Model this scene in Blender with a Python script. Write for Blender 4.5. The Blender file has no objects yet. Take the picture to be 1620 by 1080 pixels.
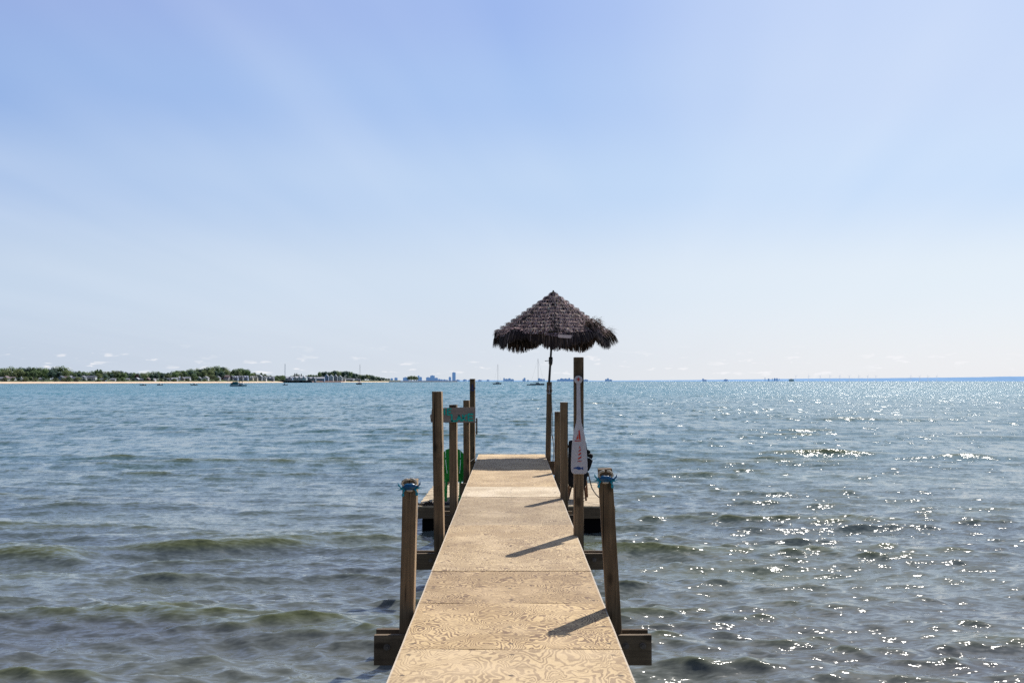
import bpy, math, random
import numpy as np
from mathutils import Vector, Matrix
R = random.Random(7)
rad = math.radians
scene = bpy.context.scene
COL = scene.collection

# ------------------------------------------------------------------ camera
FPX, CX, CY, CAMH = 1620.0, 810.0, 540.0, 2.4
PITCH = math.atan(62.7 / FPX)
cp, sp = math.cos(PITCH), math.sin(PITCH)
cam = bpy.data.cameras.new('camera')
cam.sensor_width = 36.0
cam.lens = 36.0
cam.clip_start = 0.05
cam.clip_end = 60000
camo = bpy.data.objects.new('camera', cam)
COL.objects.link(camo)
camo.location = (0, 0, CAMH)
camo.rotation_euler = (rad(90) + PITCH, 0, 0)
scene.camera = camo

def W(px, py, Y):
    """world point at distance Y seen in the photograph's pixel (px, py)"""
    u = (px - CX) / FPX; v = (CY - py) / FPX
    t = Y / (cp - v * sp)
    return Vector((u * t, Y, CAMH + t * (sp + v * cp)))
def WX(px, Y):
    return (px - CX) / FPX * Y / cp

# ------------------------------------------------------------------ helpers
class MB:
    def __init__(s):
        s.v = []; s.f = []; s.c = []
    def face(s, pts, c=None):
        n = len(s.v); s.v += [Vector(p) for p in pts]; s.f.append(tuple(range(n, n + len(pts))))
        if c is not None: s.c.append(c)
        return s
    def box(s, a, b, jit=0.0):
        x0, y0, z0 = a; x1, y1, z1 = b
        p = [(x0,y0,z0),(x1,y0,z0),(x1,y1,z0),(x0,y1,z0),(x0,y0,z1),(x1,y0,z1),(x1,y1,z1),(x0,y1,z1)]
        n = len(s.v); s.v += [Vector(q) for q in p]
        for f in ((0,3,2,1),(4,5,6,7),(0,1,5,4),(1,2,6,5),(2,3,7,6),(3,0,4,7)): s.f.append(tuple(n+i for i in f))
        return s
    def bar(s, p0, p1, w, h, w1=None, h1=None, up=(0,0,1)):
        """rectangular bar from p0 to p1, w across, h along up"""
        p0, p1 = Vector(p0), Vector(p1); d = (p1 - p0).normalized()
        up = Vector(up)
        if abs(d.dot(up)) > .99: up = Vector((0, 1, 0))
        sx = d.cross(up).normalized(); u = sx.cross(d).normalized()
        w1 = w if w1 is None else w1; h1 = h if h1 is None else h1
        n = len(s.v)
        for p, a, b in ((p0, w, h), (p1, w1, h1)):
            for i, j in ((-1,-1),(1,-1),(1,1),(-1,1)): s.v.append(p + sx*i*a/2 + u*j*b/2)
        for f in ((0,1,2,3),(7,6,5,4),(0,4,5,1),(1,5,6,2),(2,6,7,3),(3,7,4,0)): s.f.append(tuple(n+i for i in f))
        return s
    def tube(s, pts, r, n=8, cap=True):
        pts = [Vector(p) for p in pts]
        rs = r if isinstance(r, (list, tuple)) else [r] * len(pts)
        base = len(s.v); prev = None
        for i, p in enumerate(pts):
            d = (pts[min(i+1, len(pts)-1)] - pts[max(i-1, 0)])
            d = d.normalized() if d.length > 1e-9 else Vector((0,0,1))
            if prev is None:
                a = d.cross(Vector((0,0,1)))
                if a.length < .05: a = d.cross(Vector((1,0,0)))
            else:
                a = prev - d * prev.dot(d)
            a.normalize(); prev = a; b = d.cross(a)
            for k in range(n):
                t = 2*math.pi*k/n; s.v.append(p + (a*math.cos(t) + b*math.sin(t))*rs[i])
        for i in range(len(pts)-1):
            for k in range(n):
                q = base+i*n; s.f.append((q+k, q+(k+1)%n, q+n+(k+1)%n, q+n+k))
        if cap:
            s.f.append(tuple(base+k for k in range(n))[::-1]); q = base+(len(pts)-1)*n
            s.f.append(tuple(q+k for k in range(n)))
        return s
    def ell(s, c, r, nu=12, nv=8, rot=None, noise=0.0, rng=None):
        c = Vector(c); base = len(s.v)
        def q(x, y, z):
            k = 1 + (rng.uniform(-noise, noise) if rng else 0)
            v = Vector((x*r[0]*k, y*r[1]*k, z*r[2]*k))
            if rot: v = rot @ v
            return c + v
        s.v.append(q(0,0,-1))
        for i in range(1, nv):
            a = -math.pi/2 + math.pi*i/nv
            for k in range(nu):
                t = 2*math.pi*k/nu; s.v.append(q(math.cos(a)*math.cos(t), math.cos(a)*math.sin(t), math.sin(a)))
        s.v.append(q(0,0,1)); top = len(s.v)-1
        for k in range(nu):
            s.f.append((base, base+1+(k+1)%nu, base+1+k))
            s.f.append((top, top-nu+k, top-nu+(k+1)%nu))
        for i in range(nv-2):
            for k in range(nu):
                q0 = base+1+i*nu; s.f.append((q0+k, q0+(k+1)%nu, q0+nu+(k+1)%nu, q0+nu+k))
        return s
    def prism(s, poly, y0, y1):
        """poly in x,z extruded along y (or any mapping done by the caller)"""
        n = len(s.v); m = len(poly)
        for y in (y0, y1):
            for x, z in poly: s.v.append(Vector((x, y, z)))
        s.f.append(tuple(range(n, n+m))); s.f.append(tuple(range(n+m, n+2*m))[::-1])
        for i in range(m):
            j = (i+1) % m; s.f.append((n+j, n+i, n+m+i, n+m+j))
        return s
    def xform(s, M):
        s.v = [M @ p for p in s.v]; return s
    def add(s, o, M=None):
        n = len(s.v); s.v += [(M @ p if M else p.copy()) for p in o.v]; s.f += [tuple(n+i for i in f) for f in o.f]; s.c += o.c
        return s

ORG = {}
def obj(name, mb, mat, parent=None, loc=(0,0,0), smooth=False, bevel=0.0, local=False):
    """mb vertices are world coordinates (or relative to loc if local)"""
    loc = Vector(loc)
    me = bpy.data.meshes.new(name)
    vs = mb.v if local else [v - loc for v in mb.v]
    me.from_pydata([tuple(v) for v in vs], [], mb.f)
    if mb.c:
        at = me.color_attributes.new('tint', 'FLOAT_COLOR', 'CORNER')
        buf = []
        for f, c in zip(mb.f, mb.c):
            for _ in f: buf += [c[0], c[1], c[2], 1.0]
        at.data.foreach_set('color', buf)
    me.materials.append(mat)
    if smooth:
        me.polygons.foreach_set('use_smooth', [True]*len(me.polygons))
    me.update()
    o = bpy.data.objects.new(name, me); COL.objects.link(o)
    if parent is not None:
        o.parent = parent; o.location = loc - ORG[parent.name]
    else:
        o.location = loc
    ORG[o.name] = loc
    if bevel:
        m = o.modifiers.new('bevel', 'BEVEL'); m.width = bevel; m.segments = 2; m.limit_method = 'ANGLE'
    return o
def tag(o, label=None, cat=None, group=None, kind=None):
    if label: o['label'] = label
    if cat: o['category'] = cat
    if group: o['group'] = group
    if kind: o['kind'] = kind
    return o
def thing(name, label, cat, loc, rz=0, group=None):
    o = bpy.data.objects.new(name, None); COL.objects.link(o); o.location = loc; o.rotation_euler.z = rz
    o.empty_display_size = .1; ORG[o.name] = Vector(loc)
    return tag(o, label, cat, group)
def copy_tree(o, parent=None):
    c = o.copy(); COL.objects.link(c)
    if parent: c.parent = parent
    for ch in list(o.children): copy_tree(ch, c)
    ORG[c.name] = ORG.get(o.name, Vector())
    return c

# ------------------------------------------------------------------ node helpers
class NT:
    def __init__(s, nt): s.nt = nt; s.L = nt.links
    def n(s, t, **k):
        x = s.nt.nodes.new(t)
        for a, b in k.items(): setattr(x, a, b)
        return x
    def put(s, sock, v):
        if isinstance(v, bpy.types.NodeSocket): s.L.new(v, sock)
        elif v is not None: sock.default_value = v
    def m(s, op, a, b=None, c=None, clamp=False):
        x = s.n('ShaderNodeMath', operation=op, use_clamp=clamp)
        s.put(x.inputs[0], a)
        if b is not None: s.put(x.inputs[1], b)
        if c is not None: s.put(x.inputs[2], c)
        return x.outputs[0]
    def vm(s, op, a, b=None, out=0):
        x = s.n('ShaderNodeVectorMath', operation=op); s.put(x.inputs[0], a)
        if b is not None: s.put(x.inputs[3 if op == 'SCALE' else 1], b)
        return x.outputs[out]
    def mix(s, f, a, b, bt='MIX'):
        x = s.n('ShaderNodeMix', data_type='RGBA', blend_type=bt, clamp_factor=True)
        s.put(x.inputs[0], f); s.put(x.inputs[6], col(a)); s.put(x.inputs[7], col(b)); return x.outputs[2]
    def ramp(s, f, stops, interp='LINEAR'):
        x = s.n('ShaderNodeValToRGB'); x.color_ramp.interpolation = interp
        e = x.color_ramp.elements
        while len(e) < len(stops): e.new(.5)
        for i, (p, c) in enumerate(stops):
            e[i].position = p; e[i].color = col(c if isinstance(c, (tuple, list)) else (c, c, c))
        s.put(x.inputs[0], f); return x.outputs[0]
    def noise(s, vec, scale, detail=3, rough=.5, dist=0.0, dim='3D', w=None, out=0):
        x = s.n('ShaderNodeTexNoise', noise_dimensions=dim)
        s.put(x.inputs['Vector'], vec); x.inputs['Scale'].default_value = scale
        x.inputs['Detail'].default_value = detail; x.inputs['Roughness'].default_value = rough
        x.inputs['Distortion'].default_value = dist
        if w is not None: s.put(x.inputs['W'], w)
        return x.outputs[out]
    def maprange(s, v, a, b, c=0.0, d=1.0, smooth=False):
        x = s.n('ShaderNodeMapRange', interpolation_type='SMOOTHSTEP' if smooth else 'LINEAR')
        s.put(x.inputs[0], v)
        for i, q in enumerate((a, b, c, d)): s.put(x.inputs[i+1], q)
        return x.outputs[0]
    def sep(s, v):
        x = s.n('ShaderNodeSeparateXYZ'); s.put(x.inputs[0], v); return x.outputs
    def comb(s, x_, y_, z_):
        x = s.n('ShaderNodeCombineXYZ'); s.put(x.inputs[0], x_); s.put(x.inputs[1], y_); s.put(x.inputs[2], z_); return x.outputs[0]
def col(c):
    if isinstance(c, (tuple, list)): return tuple(c)+(1.0,) if len(c) == 3 else tuple(c)
    return c
def newmat(name):
    m = bpy.data.materials.new(name); m.use_nodes = True
    t = NT(m.node_tree); b = m.node_tree.nodes['Principled BSDF']
    return m, t, b
def simple(name, c, rough=.7, var=.15, scale=8, metal=0.0, spec=.4, bump=0.0):
    m, t, b = newmat(name)
    tc = t.n('ShaderNodeTexCoord').outputs['Object']
    nz = t.noise(tc, scale, 4, .6)
    f = t.maprange(nz, .3, .7, 1-var, 1+var)
    t.put(b.inputs['Base Color'], t.mix(1.0, c, t.comb(f, f, f), 'MULTIPLY'))
    b.inputs['Roughness'].default_value = rough; b.inputs['Metallic'].default_value = metal
    b.inputs['Specular IOR Level'].default_value = spec
    if bump:
        bp = t.n('ShaderNodeBump'); bp.inputs['Strength'].default_value = bump; bp.inputs['Distance'].default_value = .01
        t.put(bp.inputs['Height'], nz); t.put(b.inputs['Normal'], bp.outputs[0])
    return m

# wood of posts and beams: grain runs along `axis`
def wood_mat(name, dark, light, axis=2, rough=.8, sunlit_worn=False):
    m, t, b = newmat(name)
    tc = t.n('ShaderNodeTexCoord').outputs['Object']
    rnd = t.n('ShaderNodeObjectInfo').outputs['Random']
    sc = [26, 26, 26]; sc[axis] = 1.1
    v = t.vm('MULTIPLY', tc, tuple(sc))
    v = t.vm('ADD', v, t.comb(t.m('MULTIPLY', rnd, 37), t.m('MULTIPLY', rnd, 91), 0))
    g = t.noise(v, 1.0, 5, .65, .6)
    sc2 = [70, 70, 70]; sc2[axis] = 3.0
    g2 = t.noise(t.vm('MULTIPLY', tc, tuple(sc2)), 1.0, 3, .6)
    blot = t.noise(t.vm('ADD', tc, t.comb(rnd, rnd, rnd)), 2.2, 4, .65)
    f = t.m('ADD', t.m('MULTIPLY', g, .65), t.m('MULTIPLY', g2, .35))
    c = t.ramp(f, [(.30, dark), (.52, tuple((a+b_)/2 for a, b_ in zip(dark, light))), (.70, light)])
    c = t.mix(t.maprange(blot, .50, .72, 0, .7), c, tuple(x*.38 for x in dark))
    # knots
    vo = t.n('ShaderNodeTexVoronoi', feature='F1'); sk = [7.0]*3; sk[axis] = 3.2
    t.put(vo.inputs['Vector'], t.vm('ADD', t.vm('MULTIPLY', tc, tuple(sk)), t.comb(t.m('MULTIPLY', rnd, 11), rnd, t.m('MULTIPLY', rnd, 5))))
    vo.inputs['Scale'].default_value = 1
    c = t.mix(t.maprange(vo.outputs['Distance'], .10, .2, .75, 0), c, tuple(x*.3 for x in dark))
    if sunlit_worn:   # sun on the right-hand faces painted as paler colour, the waterline end is dark and wet
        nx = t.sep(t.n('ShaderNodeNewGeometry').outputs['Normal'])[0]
        sunlit = t.mix(1.0, c, (2.6, 2.7, 2.8), 'MULTIPLY')
        c = t.mix(t.maprange(nx, .4, .9), c, sunlit)
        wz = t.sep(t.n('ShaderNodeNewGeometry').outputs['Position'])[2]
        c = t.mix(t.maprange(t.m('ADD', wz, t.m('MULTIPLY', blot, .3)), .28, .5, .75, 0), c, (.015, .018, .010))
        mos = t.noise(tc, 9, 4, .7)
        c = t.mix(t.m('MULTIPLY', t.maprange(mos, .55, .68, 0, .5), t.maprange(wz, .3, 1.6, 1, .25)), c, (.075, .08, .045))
        # drying cracks
        sk3 = [60, 60, 60]; sk3[axis] = 1.6
        cr = t.noise(t.vm('ADD', t.vm('MULTIPLY', tc, tuple(sk3)), t.comb(rnd, t.m('MULTIPLY', rnd, 9), 0)), 1.0, 1, .5)
        c = t.mix(t.maprange(cr, .66, .70, 0, .85), c, (.012, .009, .006))
    hv = t.m('ADD', .82, t.m('MULTIPLY', rnd, .36))
    c = t.mix(1.0, c, t.comb(hv, hv, hv), 'MULTIPLY')
    t.put(b.inputs['Base Color'], c)
    b.inputs['Roughness'].default_value = rough; b.inputs['Specular IOR Level'].default_value = .25
    bp = t.n('ShaderNodeBump'); bp.inputs['Strength'].default_value = .6; bp.inputs['Distance'].default_value = .004
    t.put(bp.inputs['Height'], f); t.put(b.inputs['Normal'], bp.outputs[0])
    return m

POSTW = wood_mat('weathered post wood', (.095, .062, .036), (.30, .21, .125), 2, sunlit_worn=True)
BEAMW = wood_mat('dark beam wood', (.085, .06, .04), (.24, .18, .12), 0)
PLATW = wood_mat('sunned board wood', (.42, .33, .22), (.74, .61, .44), 0)
SIGNW = wood_mat('grey sign board wood', (.17, .14, .125), (.33, .28, .25), 0)

def plywood(name, tone, grain, contrast, seed):
    m, t, b = newmat(name)
    tc = t.n('ShaderNodeTexCoord').outputs['Object']
    w = seed * 13.7
    tone = (tone[0]*.95, tone[1]*.895, tone[2]*.75)
    # rotary-cut veneer figure: contour lines of a slow noise field, tight where it is steep
    warp = t.noise(tc, 2.6, 2, .5, 0, '4D', w + 3, out=1)
    tv = t.vm('ADD', tc, t.vm('SCALE', t.vm('SUBTRACT', warp, (.5, .5, .5)), .22))
    fld = t.noise(t.vm('MULTIPLY', tv, (1.0, grain, 1.0)), 3.4 if contrast > .8 else 4.6, 3.0, .42, .5, '4D', w)
    fine = t.noise(t.vm('MULTIPLY', tc, (14, 14, 1)), 1.0, 3, .6, 0, '4D', w + 8)
    ph = t.m('ADD', t.m('MULTIPLY', fld, 34.0 if grain >= 1 and contrast > .55 else 24.0), t.m('MULTIPLY', fine, 1.1))
    fr = t.m('FRACT', ph)
    tri = t.m('ABSOLUTE', t.m('SUBTRACT', t.m('MULTIPLY', fr, 2), 1))
    broad = t.noise(tc, 1.7, 3, .55, 0, '4D', w + 5)
    th = t.maprange(broad, .3, .7, .35, .75)
    line = t.maprange(tri, t.m('SUBTRACT', th, .12), t.m('ADD', th, .16), 0, 1, True)
    # fibre streaks
    fib = t.noise(t.vm('MULTIPLY', tc, (150, 9, 1)), 1.0, 2, .6, 0, '4D', w)
    fib2 = t.noise(t.vm('MULTIPLY', tc, (60, 60, 1)), 1.0, 3, .65, 0, '4D', w)
    light = tuple(tone); darkc = (tone[0]*.33, tone[1]*.28, tone[2]*.31)
    loc_c = t.maprange(t.noise(tc, 1.3, 2, .5, 0, '4D', w + 11), .38, .62, .7, 1.0)
    c = t.mix(t.m('MULTIPLY', t.m('MULTIPLY', line, contrast*1.9), loc_c), light, darkc)
    fv = t.m('ADD', t.m('MULTIPLY', fib, .26), t.m('ADD', .72, t.m('MULTIPLY', fib2, .3)))
    c = t.mix(1.0, c, t.comb(fv, fv, fv), 'MULTIPLY')
    # weathering: bleached and dirty patches
    pt = t.noise(tc, 2.1, 5, .62, .2, '4D', w + 21)
    c = t.mix(t.maprange(pt, .50, .64, 0, .6), c, (tone[0]*1.08, tone[1]*1.10, tone[2]*1.2))
    c = t.mix(t.maprange(pt, .36, .50, .60, 0), c, (tone[0]*.58, tone[1]*.53, tone[2]*.50))
    # patches and knots (dark football plugs) and screw holes
    vo = t.n('ShaderNodeTexVoronoi', feature='F1', voronoi_dimensions='4D')
    t.put(vo.inputs['Vector'], t.vm('MULTIPLY', tc, (1.0, 1.9, 1.0))); vo.inputs['W'].default_value = w
    vo.inputs['Scale'].default_value = 4.2
    c = t.mix(t.maprange(vo.outputs['Distance'], .03, .075, .9, 0), c, (tone[0]*.22, tone[1]*.17, tone[2]*.14))
    xyz = t.sep(tc)
    jx = t.m('MULTIPLY', t.m('SUBTRACT', t.noise(tc, 4, 1), .5), .05)
    sx_ = t.m('SUBTRACT', t.m('PINGPONG', t.m('ADD', xyz[0], t.m('ADD', jx, .55)), .275), 0)
    sy_ = t.m('PINGPONG', t.m('ADD', xyz[1], t.m('ADD', t.m('MULTIPLY', jx, 1.7), 5.0)), .19)
    sd_ = t.m('POWER', t.m('ADD', t.m('MULTIPLY', sx_, sx_), t.m('MULTIPLY', sy_, sy_)), .5)
    c = t.mix(t.maprange(sd_, .010, .018, .85, 0), c, (.05, .035, .03))
    st = t.noise(t.vm('MULTIPLY', tc, (3.0, 6.5, 1)), 1.0, 6, .7, .4, '4D', w + 31)
    c = t.mix(t.maprange(st, .55, .68, 0, .6), c, (tone[0]*.40, tone[1]*.36, tone[2]*.36))
    edge = t.m('ABSOLUTE', xyz[0])
    c = t.mix(t.maprange(edge, .598, .606, 0, .75), c, (.72, .66, .58))
    c = t.mix(t.maprange(t.m('ADD', edge, t.m('MULTIPLY', t.noise(tc, 9, 2), .06)), .57, .63, 0, .35), c, (tone[0]*.7, tone[1]*.66, tone[2]*.62))
    t.put(b.inputs['Base Color'], c)
    b.inputs['Roughness'].default_value = .72; b.inputs['Specular IOR Level'].default_value = .3
    bp = t.n('ShaderNodeBump'); bp.inputs['Strength'].default_value = .35; bp.inputs['Distance'].default_value = .003
    t.put(bp.inputs['Height'], t.m('ADD', fib2, t.m('MULTIPLY', line, .5))); t.put(b.inputs['Normal'], bp.outputs[0])
    return m

# ------------------------------------------------------------------ pier
def zdeck(Y): return CAMH - (1.52 - .00907 * Y)
DXC = -.006
pier = thing('wooden_pier', 'long narrow plywood topped pier on square wooden posts running out over the lake', 'pier', (0, 5, 0))
tone_a = (.60, .455, .285)
sheets = [(-3.9, -1.5, (.60,.46,.30), 1.0, .5), (-1.5, .9, (.6,.46,.3), 1.0, .6), (.9, 3.3, (.62,.47,.30), .8, .6),
          (3.3, 5.68, (.61, .48, .33), .45, .40), (5.68, 6.80, (.62, .475, .30), 1.0, .95), (6.80, 7.88, (.50, .375, .24), 1.2, 1.0),
          (7.88, 10.22, (.60, .475, .325), 1.1, .80), (10.22, 12.5, (.46, .37, .27), 1.3, .5), (12.5, 13.6, (.70, .61, .50), 1.2, .35),
          (13.6, 16.1, (.60, .465, .31), 1.3, .45), (16.1, 18.35, (.58, .45, .30), 1.2, .45), (18.35, 18.94, (.66, .52, .35), 1.2, .3)]
for i, (a, b, tone, grain, con) in enumerate(sheets):
    g0 = .002; g1 = .009 if abs(b-6.80) < .01 else (.004 if abs(b-7.88) < .01 else .002)
    lift = (0, .002, 0, 0, .001, .0, .003, 0, .003, 0, .002, .004)[i]
    mb = MB()
    w0 = .61
    nx, ny = 6, 8
    # gently cupped sheet, subdivided so its surface is not perfectly flat
    for layer in (0, 1):
        for iy in range(ny+1):
            for ix in range(nx+1):
                x = -w0 + 2*w0*ix/nx + DXC; y = a + g0 + (b-a-g0-g1)*iy/ny
                z = zdeck(y) + lift + (0.0025*math.sin(ix*1.9+i*2.1)*math.sin(iy*1.3+i)) - (.018 if layer else 0)
                mb.v.append(Vector((x, y, z)))
    N = (nx+1)*(ny+1)
    for iy in range(ny):
        for ix in range(nx):
            q = iy*(nx+1)+ix
            mb.f.append((q, q+1, q+nx+2, q+nx+1)); mb.f.append((N+q, N+q+nx+1, N+q+nx+2, N+q+1))
    for ix in range(nx):
        mb.f.append((ix, N+ix, N+ix+1, ix+1)); q = ny*(nx+1)+ix; mb.f.append((q, q+1, N+q+1, N+q))
    for iy in range(ny):
        q = iy*(nx+1); mb.f.append((q, q+nx+1, N+q+nx+1, N+q)); q += nx; mb.f.append((q, N+q, N+q+nx+1, q+nx+1))
    yc = (a+b)/2
    obj('plywood_sheet', mb, plywood('plywood %d' % i, tone, grain, con, i+1), pier, (DXC, yc, zdeck(yc)))
# joists under the sheets
for x in (-.55, 0, .55):
    mb = MB().bar((x, -3.9, zdeck(-3.9)-.08), (x, 18.9, zdeck(18.9)-.08), .038, .12)
    jw = wood_mat('joist wood %g' % x, (.10,.07,.045), (.26,.19,.12), 1)
    obj('joist', mb, jw, pier, (x, 7, .8))

# posts: (bottom px, row distance, bottom row, top px, top row, width)
PW = .089
POSTS = [('L', 644.0, 6.62, 649.5, 757, 'short post with a blue crab nailed to its top, left side of the pier'),
         ('L', 695.5, 9.60, 692.0, 619, 'tall post on the left side of the pier, in front of the LAKE sign'),
         ('L', 718.0, 12.2, 717.0, 640, 'post carrying the LAKE sign board'),
         ('L', 738.6, 15.6, 738.0, 633, 'slim looking post behind the right half of the LAKE sign'),
         ('L', 747.6, 18.2, 747.6, 599, 'farthest left post, with a small blue anchor on it'),
         ('R', 972.5, 6.62, 956.5, 740, 'short leaning post with a blue crab at its top, right side of the pier'),
         ('R', 915.5, 9.60, 915.2, 565, 'tallest post on the right side, with the white paddle fixed on it'),
         ('R', 892.5, 12.4, 892.2, 636, 'plain post just left of the paddle post'),
         ('R', 882.0, 15.5, 882.2, 651, 'shorter plain post behind the other right posts'),
         ('R', 867.0, 18.25, 869.0, 604, 'farthest right post, holding the umbrella pole')]
post_info = []
for side, bpx, Y, tpx, ty, lab in POSTS:
    yb = 995 if Y < 7 else CY + 1
    row_b = {6.62: 1000, 9.60: 872, 12.2: 811, 12.4: 811, 15.6: 772, 15.5: 770, 18.2: 735, 18.25: 735}[Y]
    B = W(bpx, row_b, Y); T = W(tpx, ty, Y)
    d = (B - T) / (B.z - T.z)
    bot = B + d * (-.9 - B.z) * 1.0 if True else B
    bot = T + (T - B) * ((-.9 - T.z) / (T.z - B.z))
    rz = {'L': rad(-6), 'R': rad(2)}[side]
    if Y < 7: rz = rad(-3) if side == 'L' else rad(-1)
    mb = MB()
    n = len(mb.v); segs = 7
    ax = Vector((math.cos(rz), math.sin(rz), 0)); ay = Vector((-math.sin(rz), math.cos(rz), 0))
    for k in range(segs+1):
        p = bot.lerp(T, k/segs)
        j = 0.0015
        for i, q in ((-1,-1),(1,-1),(1,1),(-1,1)):
            mb.v.append(p + ax*i*(PW/2) + ay*q*(PW/2) + Vector((R.uniform(-j,j), R.uniform(-j,j), 0)))
    if Y < 7:  # slightly sloped worn top
        mb.v[-4].z -= .006; mb.v[-1].z -= .004
    for k in range(segs):
        for i in range(4):
            q = k*4; mb.f.append((q+i, q+(i+1)%4, q+4+(i+1)%4, q+4+i))
    mb.f.append((3,2,1,0)); q = segs*4; mb.f.append((q, q+1, q+2, q+3))
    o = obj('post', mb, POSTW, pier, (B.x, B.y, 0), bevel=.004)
    o['label'] = lab
    post_info.append((side, Y, T, B, ax, ay))

# cross beams: pairs that clamp the posts
def beam(x0, x1, y0, y1, z0, z1, label=None):
    mb = MB(); nseg = 6
    n0 = 0
    for k in range(nseg+1):
        x = x0 + (x1-x0)*k/nseg; jz = R.uniform(-.002, .002)
        for y, z in ((y0, z0), (y1, z0), (y1, z1+jz), (y0, z1+jz)): mb.v.append(Vector((x, y, z)))
    for k in range(nseg):
        for i in range(4):
            q = k*4; mb.f.append((q+(i+1)%4, q+i, q+4+i, q+4+(i+1)%4))
    mb.f.append((0,1,2,3)); q = nseg*4; mb.f.append((q+3, q+2, q+1, q))
    return obj('cross_beam', mb, BEAMW, pier, ((x0+x1)/2, (y0+y1)/2, (z0+z1)/2), bevel=.003)
zt = .800
b1 = beam(WX(594, 6.535), WX(1028.5, 6.535), 6.532, 6.570, zt-.19, zt)
b2 = beam(WX(598, 6.69), WX(1022, 6.69), 6.668, 6.706, zt-.16, zt+.001)
beam(WX(648, 9.5), WX(968, 9.5), 9.510, 9.548, .813-.148, .813)
beam(WX(652, 9.7), WX(966, 9.7), 9.654, 9.692, .815-.14, .815)
beam(WX(700, 12.2), WX(907, 12.2), 12.10, 12.138, .83-.19, .83)
beam(WX(702, 12.4), WX(905, 12.4), 12.455, 12.493, .83-.14, .83)
beam(WX(728, 15.4), WX(889, 15.4), 15.40, 15.438, .87-.19, .87)
beam(WX(739, 18.1), WX(878, 18.1), 18.12, 18.155, .99-.24, .99)
BOLT = simple('rusty galvanised bolt', (.16, .14, .13), .5, .3, 60, .6)
for px, py, Yb in ((990, 1021, 6.53), (1017, 1021, 6.53), (612, 1023, 6.53), (681.5, 886, 9.508), (940, 885, 9.508)):
    p = W(px, py, Yb); mb = MB()
    mb.tube([p + Vector((0, .004, 0)), p - Vector((0, .004, 0))], .021, 14)
    mb.tube([p - Vector((0, .004, 0)), p - Vector((0, .016, 0))], .012, 6)
    obj('bolt', mb, BOLT, pier, p)
# thin batten hung on the outer side of the last left post
mb = MB().box((WX(753.3, 18.15), 18.10, W(0, 687, 18.1).z), (WX(755.6, 18.15), 18.13, W(0, 661, 18.1).z))
mb.box((WX(750, 18.15), 18.105, W(0, 668, 18.1).z), (WX(754, 18.15), 18.125, W(0, 666.5, 18.1).z))
obj('batten', mb, BEAMW, pier, (WX(754, 18.1), 18.1, 1.5))

# ------------------------------------------------------------------ lower platform at the end
PF, PB, PX0, PX1, PZ = 16.4, 20.1, -1.50, 1.645, .415
plat = thing('swim_platform', 'low wide boarded platform at the far end of the pier close above the water', 'platform', (0, 18, 0))
mb = MB()
nb = 26; bw = (PB - PF) / nb
for i in range(nb):
    y0 = PF + i*bw + .004
    mb.box((PX0 + R.uniform(-.008,.008), y0, PZ-.03 + R.uniform(-.001,.001)), (PX1 + R.uniform(-.008,.008), y0+bw-.009, PZ + R.uniform(-.002,.002)))
obj('decking', mb, PLATW, plat, (0, 18.2, PZ))
for a, b in (((PX0, PF-.002, PZ-.20), (PX1, PF+.038, PZ-.033)), ((PX0, PB-.04, PZ-.20), (PX1, PB-.002, PZ-.033)),
             ((PX0, PF+.04, PZ-.20), (PX0+.04, PB-.042, PZ-.033)), ((PX1-.04, PF+.04, PZ-.20), (PX1, PB-.042, PZ-.033))):
    obj('fascia_board', MB().box(a, b), BEAMW, plat, ((a[0]+b[0])/2, (a[1]+b[1])/2, PZ-.1), bevel=.003)
DARK = simple('near black void fill', (.006, .006, .007), .9, .2, 5, spec=.1)  # blocks painted near-black for the dark void under the platform
for k, (x0, x1) in enumerate(((PX0+.06, -.1), (0.0, PX1-.06))):
    for y0 in (PF+.07, PF+2.0):
        mb = MB().box((x0, y0, -.15), (x1, y0+1.5, PZ-.205))
        obj('float', mb, DARK, plat, ((x0+x1)/2, y0+.75, 0), bevel=.03)

# ------------------------------------------------------------------ sign board
TEAL = simple('flaking teal paint', (.008, .42, .36), .7, .3, 40)
Ys = 12.2 - .050
sg = thing('sign_board', 'weathered grey sign board lettered THE LAKE in teal paint, nailed across the left posts', 'sign', (WX(717, Ys), Ys, 1.9))
a = W(682, 668.2, Ys); b = W(752.3, 644.6, Ys)
mb = MB()
pl = [(a.x, a.z+.004), (b.x-.003, a.z), (b.x, b.z+.005), (b.x-.35, b.z), (a.x+.01, b.z-.012), (a.x+.004, (a.z+b.z)/2+.012), (a.x-.012, (a.z+b.z)/2)]
mb.prism(pl, Ys-.022, Ys)
obj('board', mb, SIGNW, sg, ((a.x+b.x)/2, Ys, (a.z+b.z)/2))
YL = Ys - .0245
def stroke(mb, pts, w, Y=YL):
    for (x0, y0), (x1, y1) in zip(pts, pts[1:]):
        p0 = W(x0, y0, Y); p1 = W(x1, y1, Y); d = (p1-p0).normalized()
        mb.bar(p0 - d*w*.35, p1 + d*w*.35, w, .003, up=(0, 1, 0))
def letter(ch, x, y, w, h, lw):
    S = {'L': [[(0,0),(0,1),(1,1)]], 'A': [[(0,1),(.5,0),(1,1)], [(.2,.66),(.8,.66)]], 'K': [[(0,0),(0,1)], [(1,0),(.05,.55),(1,1)]],
         'E': [[(0,0),(0,1)], [(0,0),(1,0)], [(0,.5),(.85,.5)], [(0,1),(1,1)]], 'T': [[(0,0),(1,0)], [(.5,0),(.5,1)]], 'H': [[(0,0),(0,1)], [(1,0),(1,1)], [(0,.5),(1,.5)]]}[ch]
    mb = MB()
    for k, s in enumerate(S):
        stroke(mb, [(x+q[0]*w, y+q[1]*h) for q in s], lw, YL - .0008*k)
    o = obj('letter', mb, TEAL, sg, W(x+w/2, y+h/2, YL))
    o['label'] = 'teal painted letter ' + ch
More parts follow.
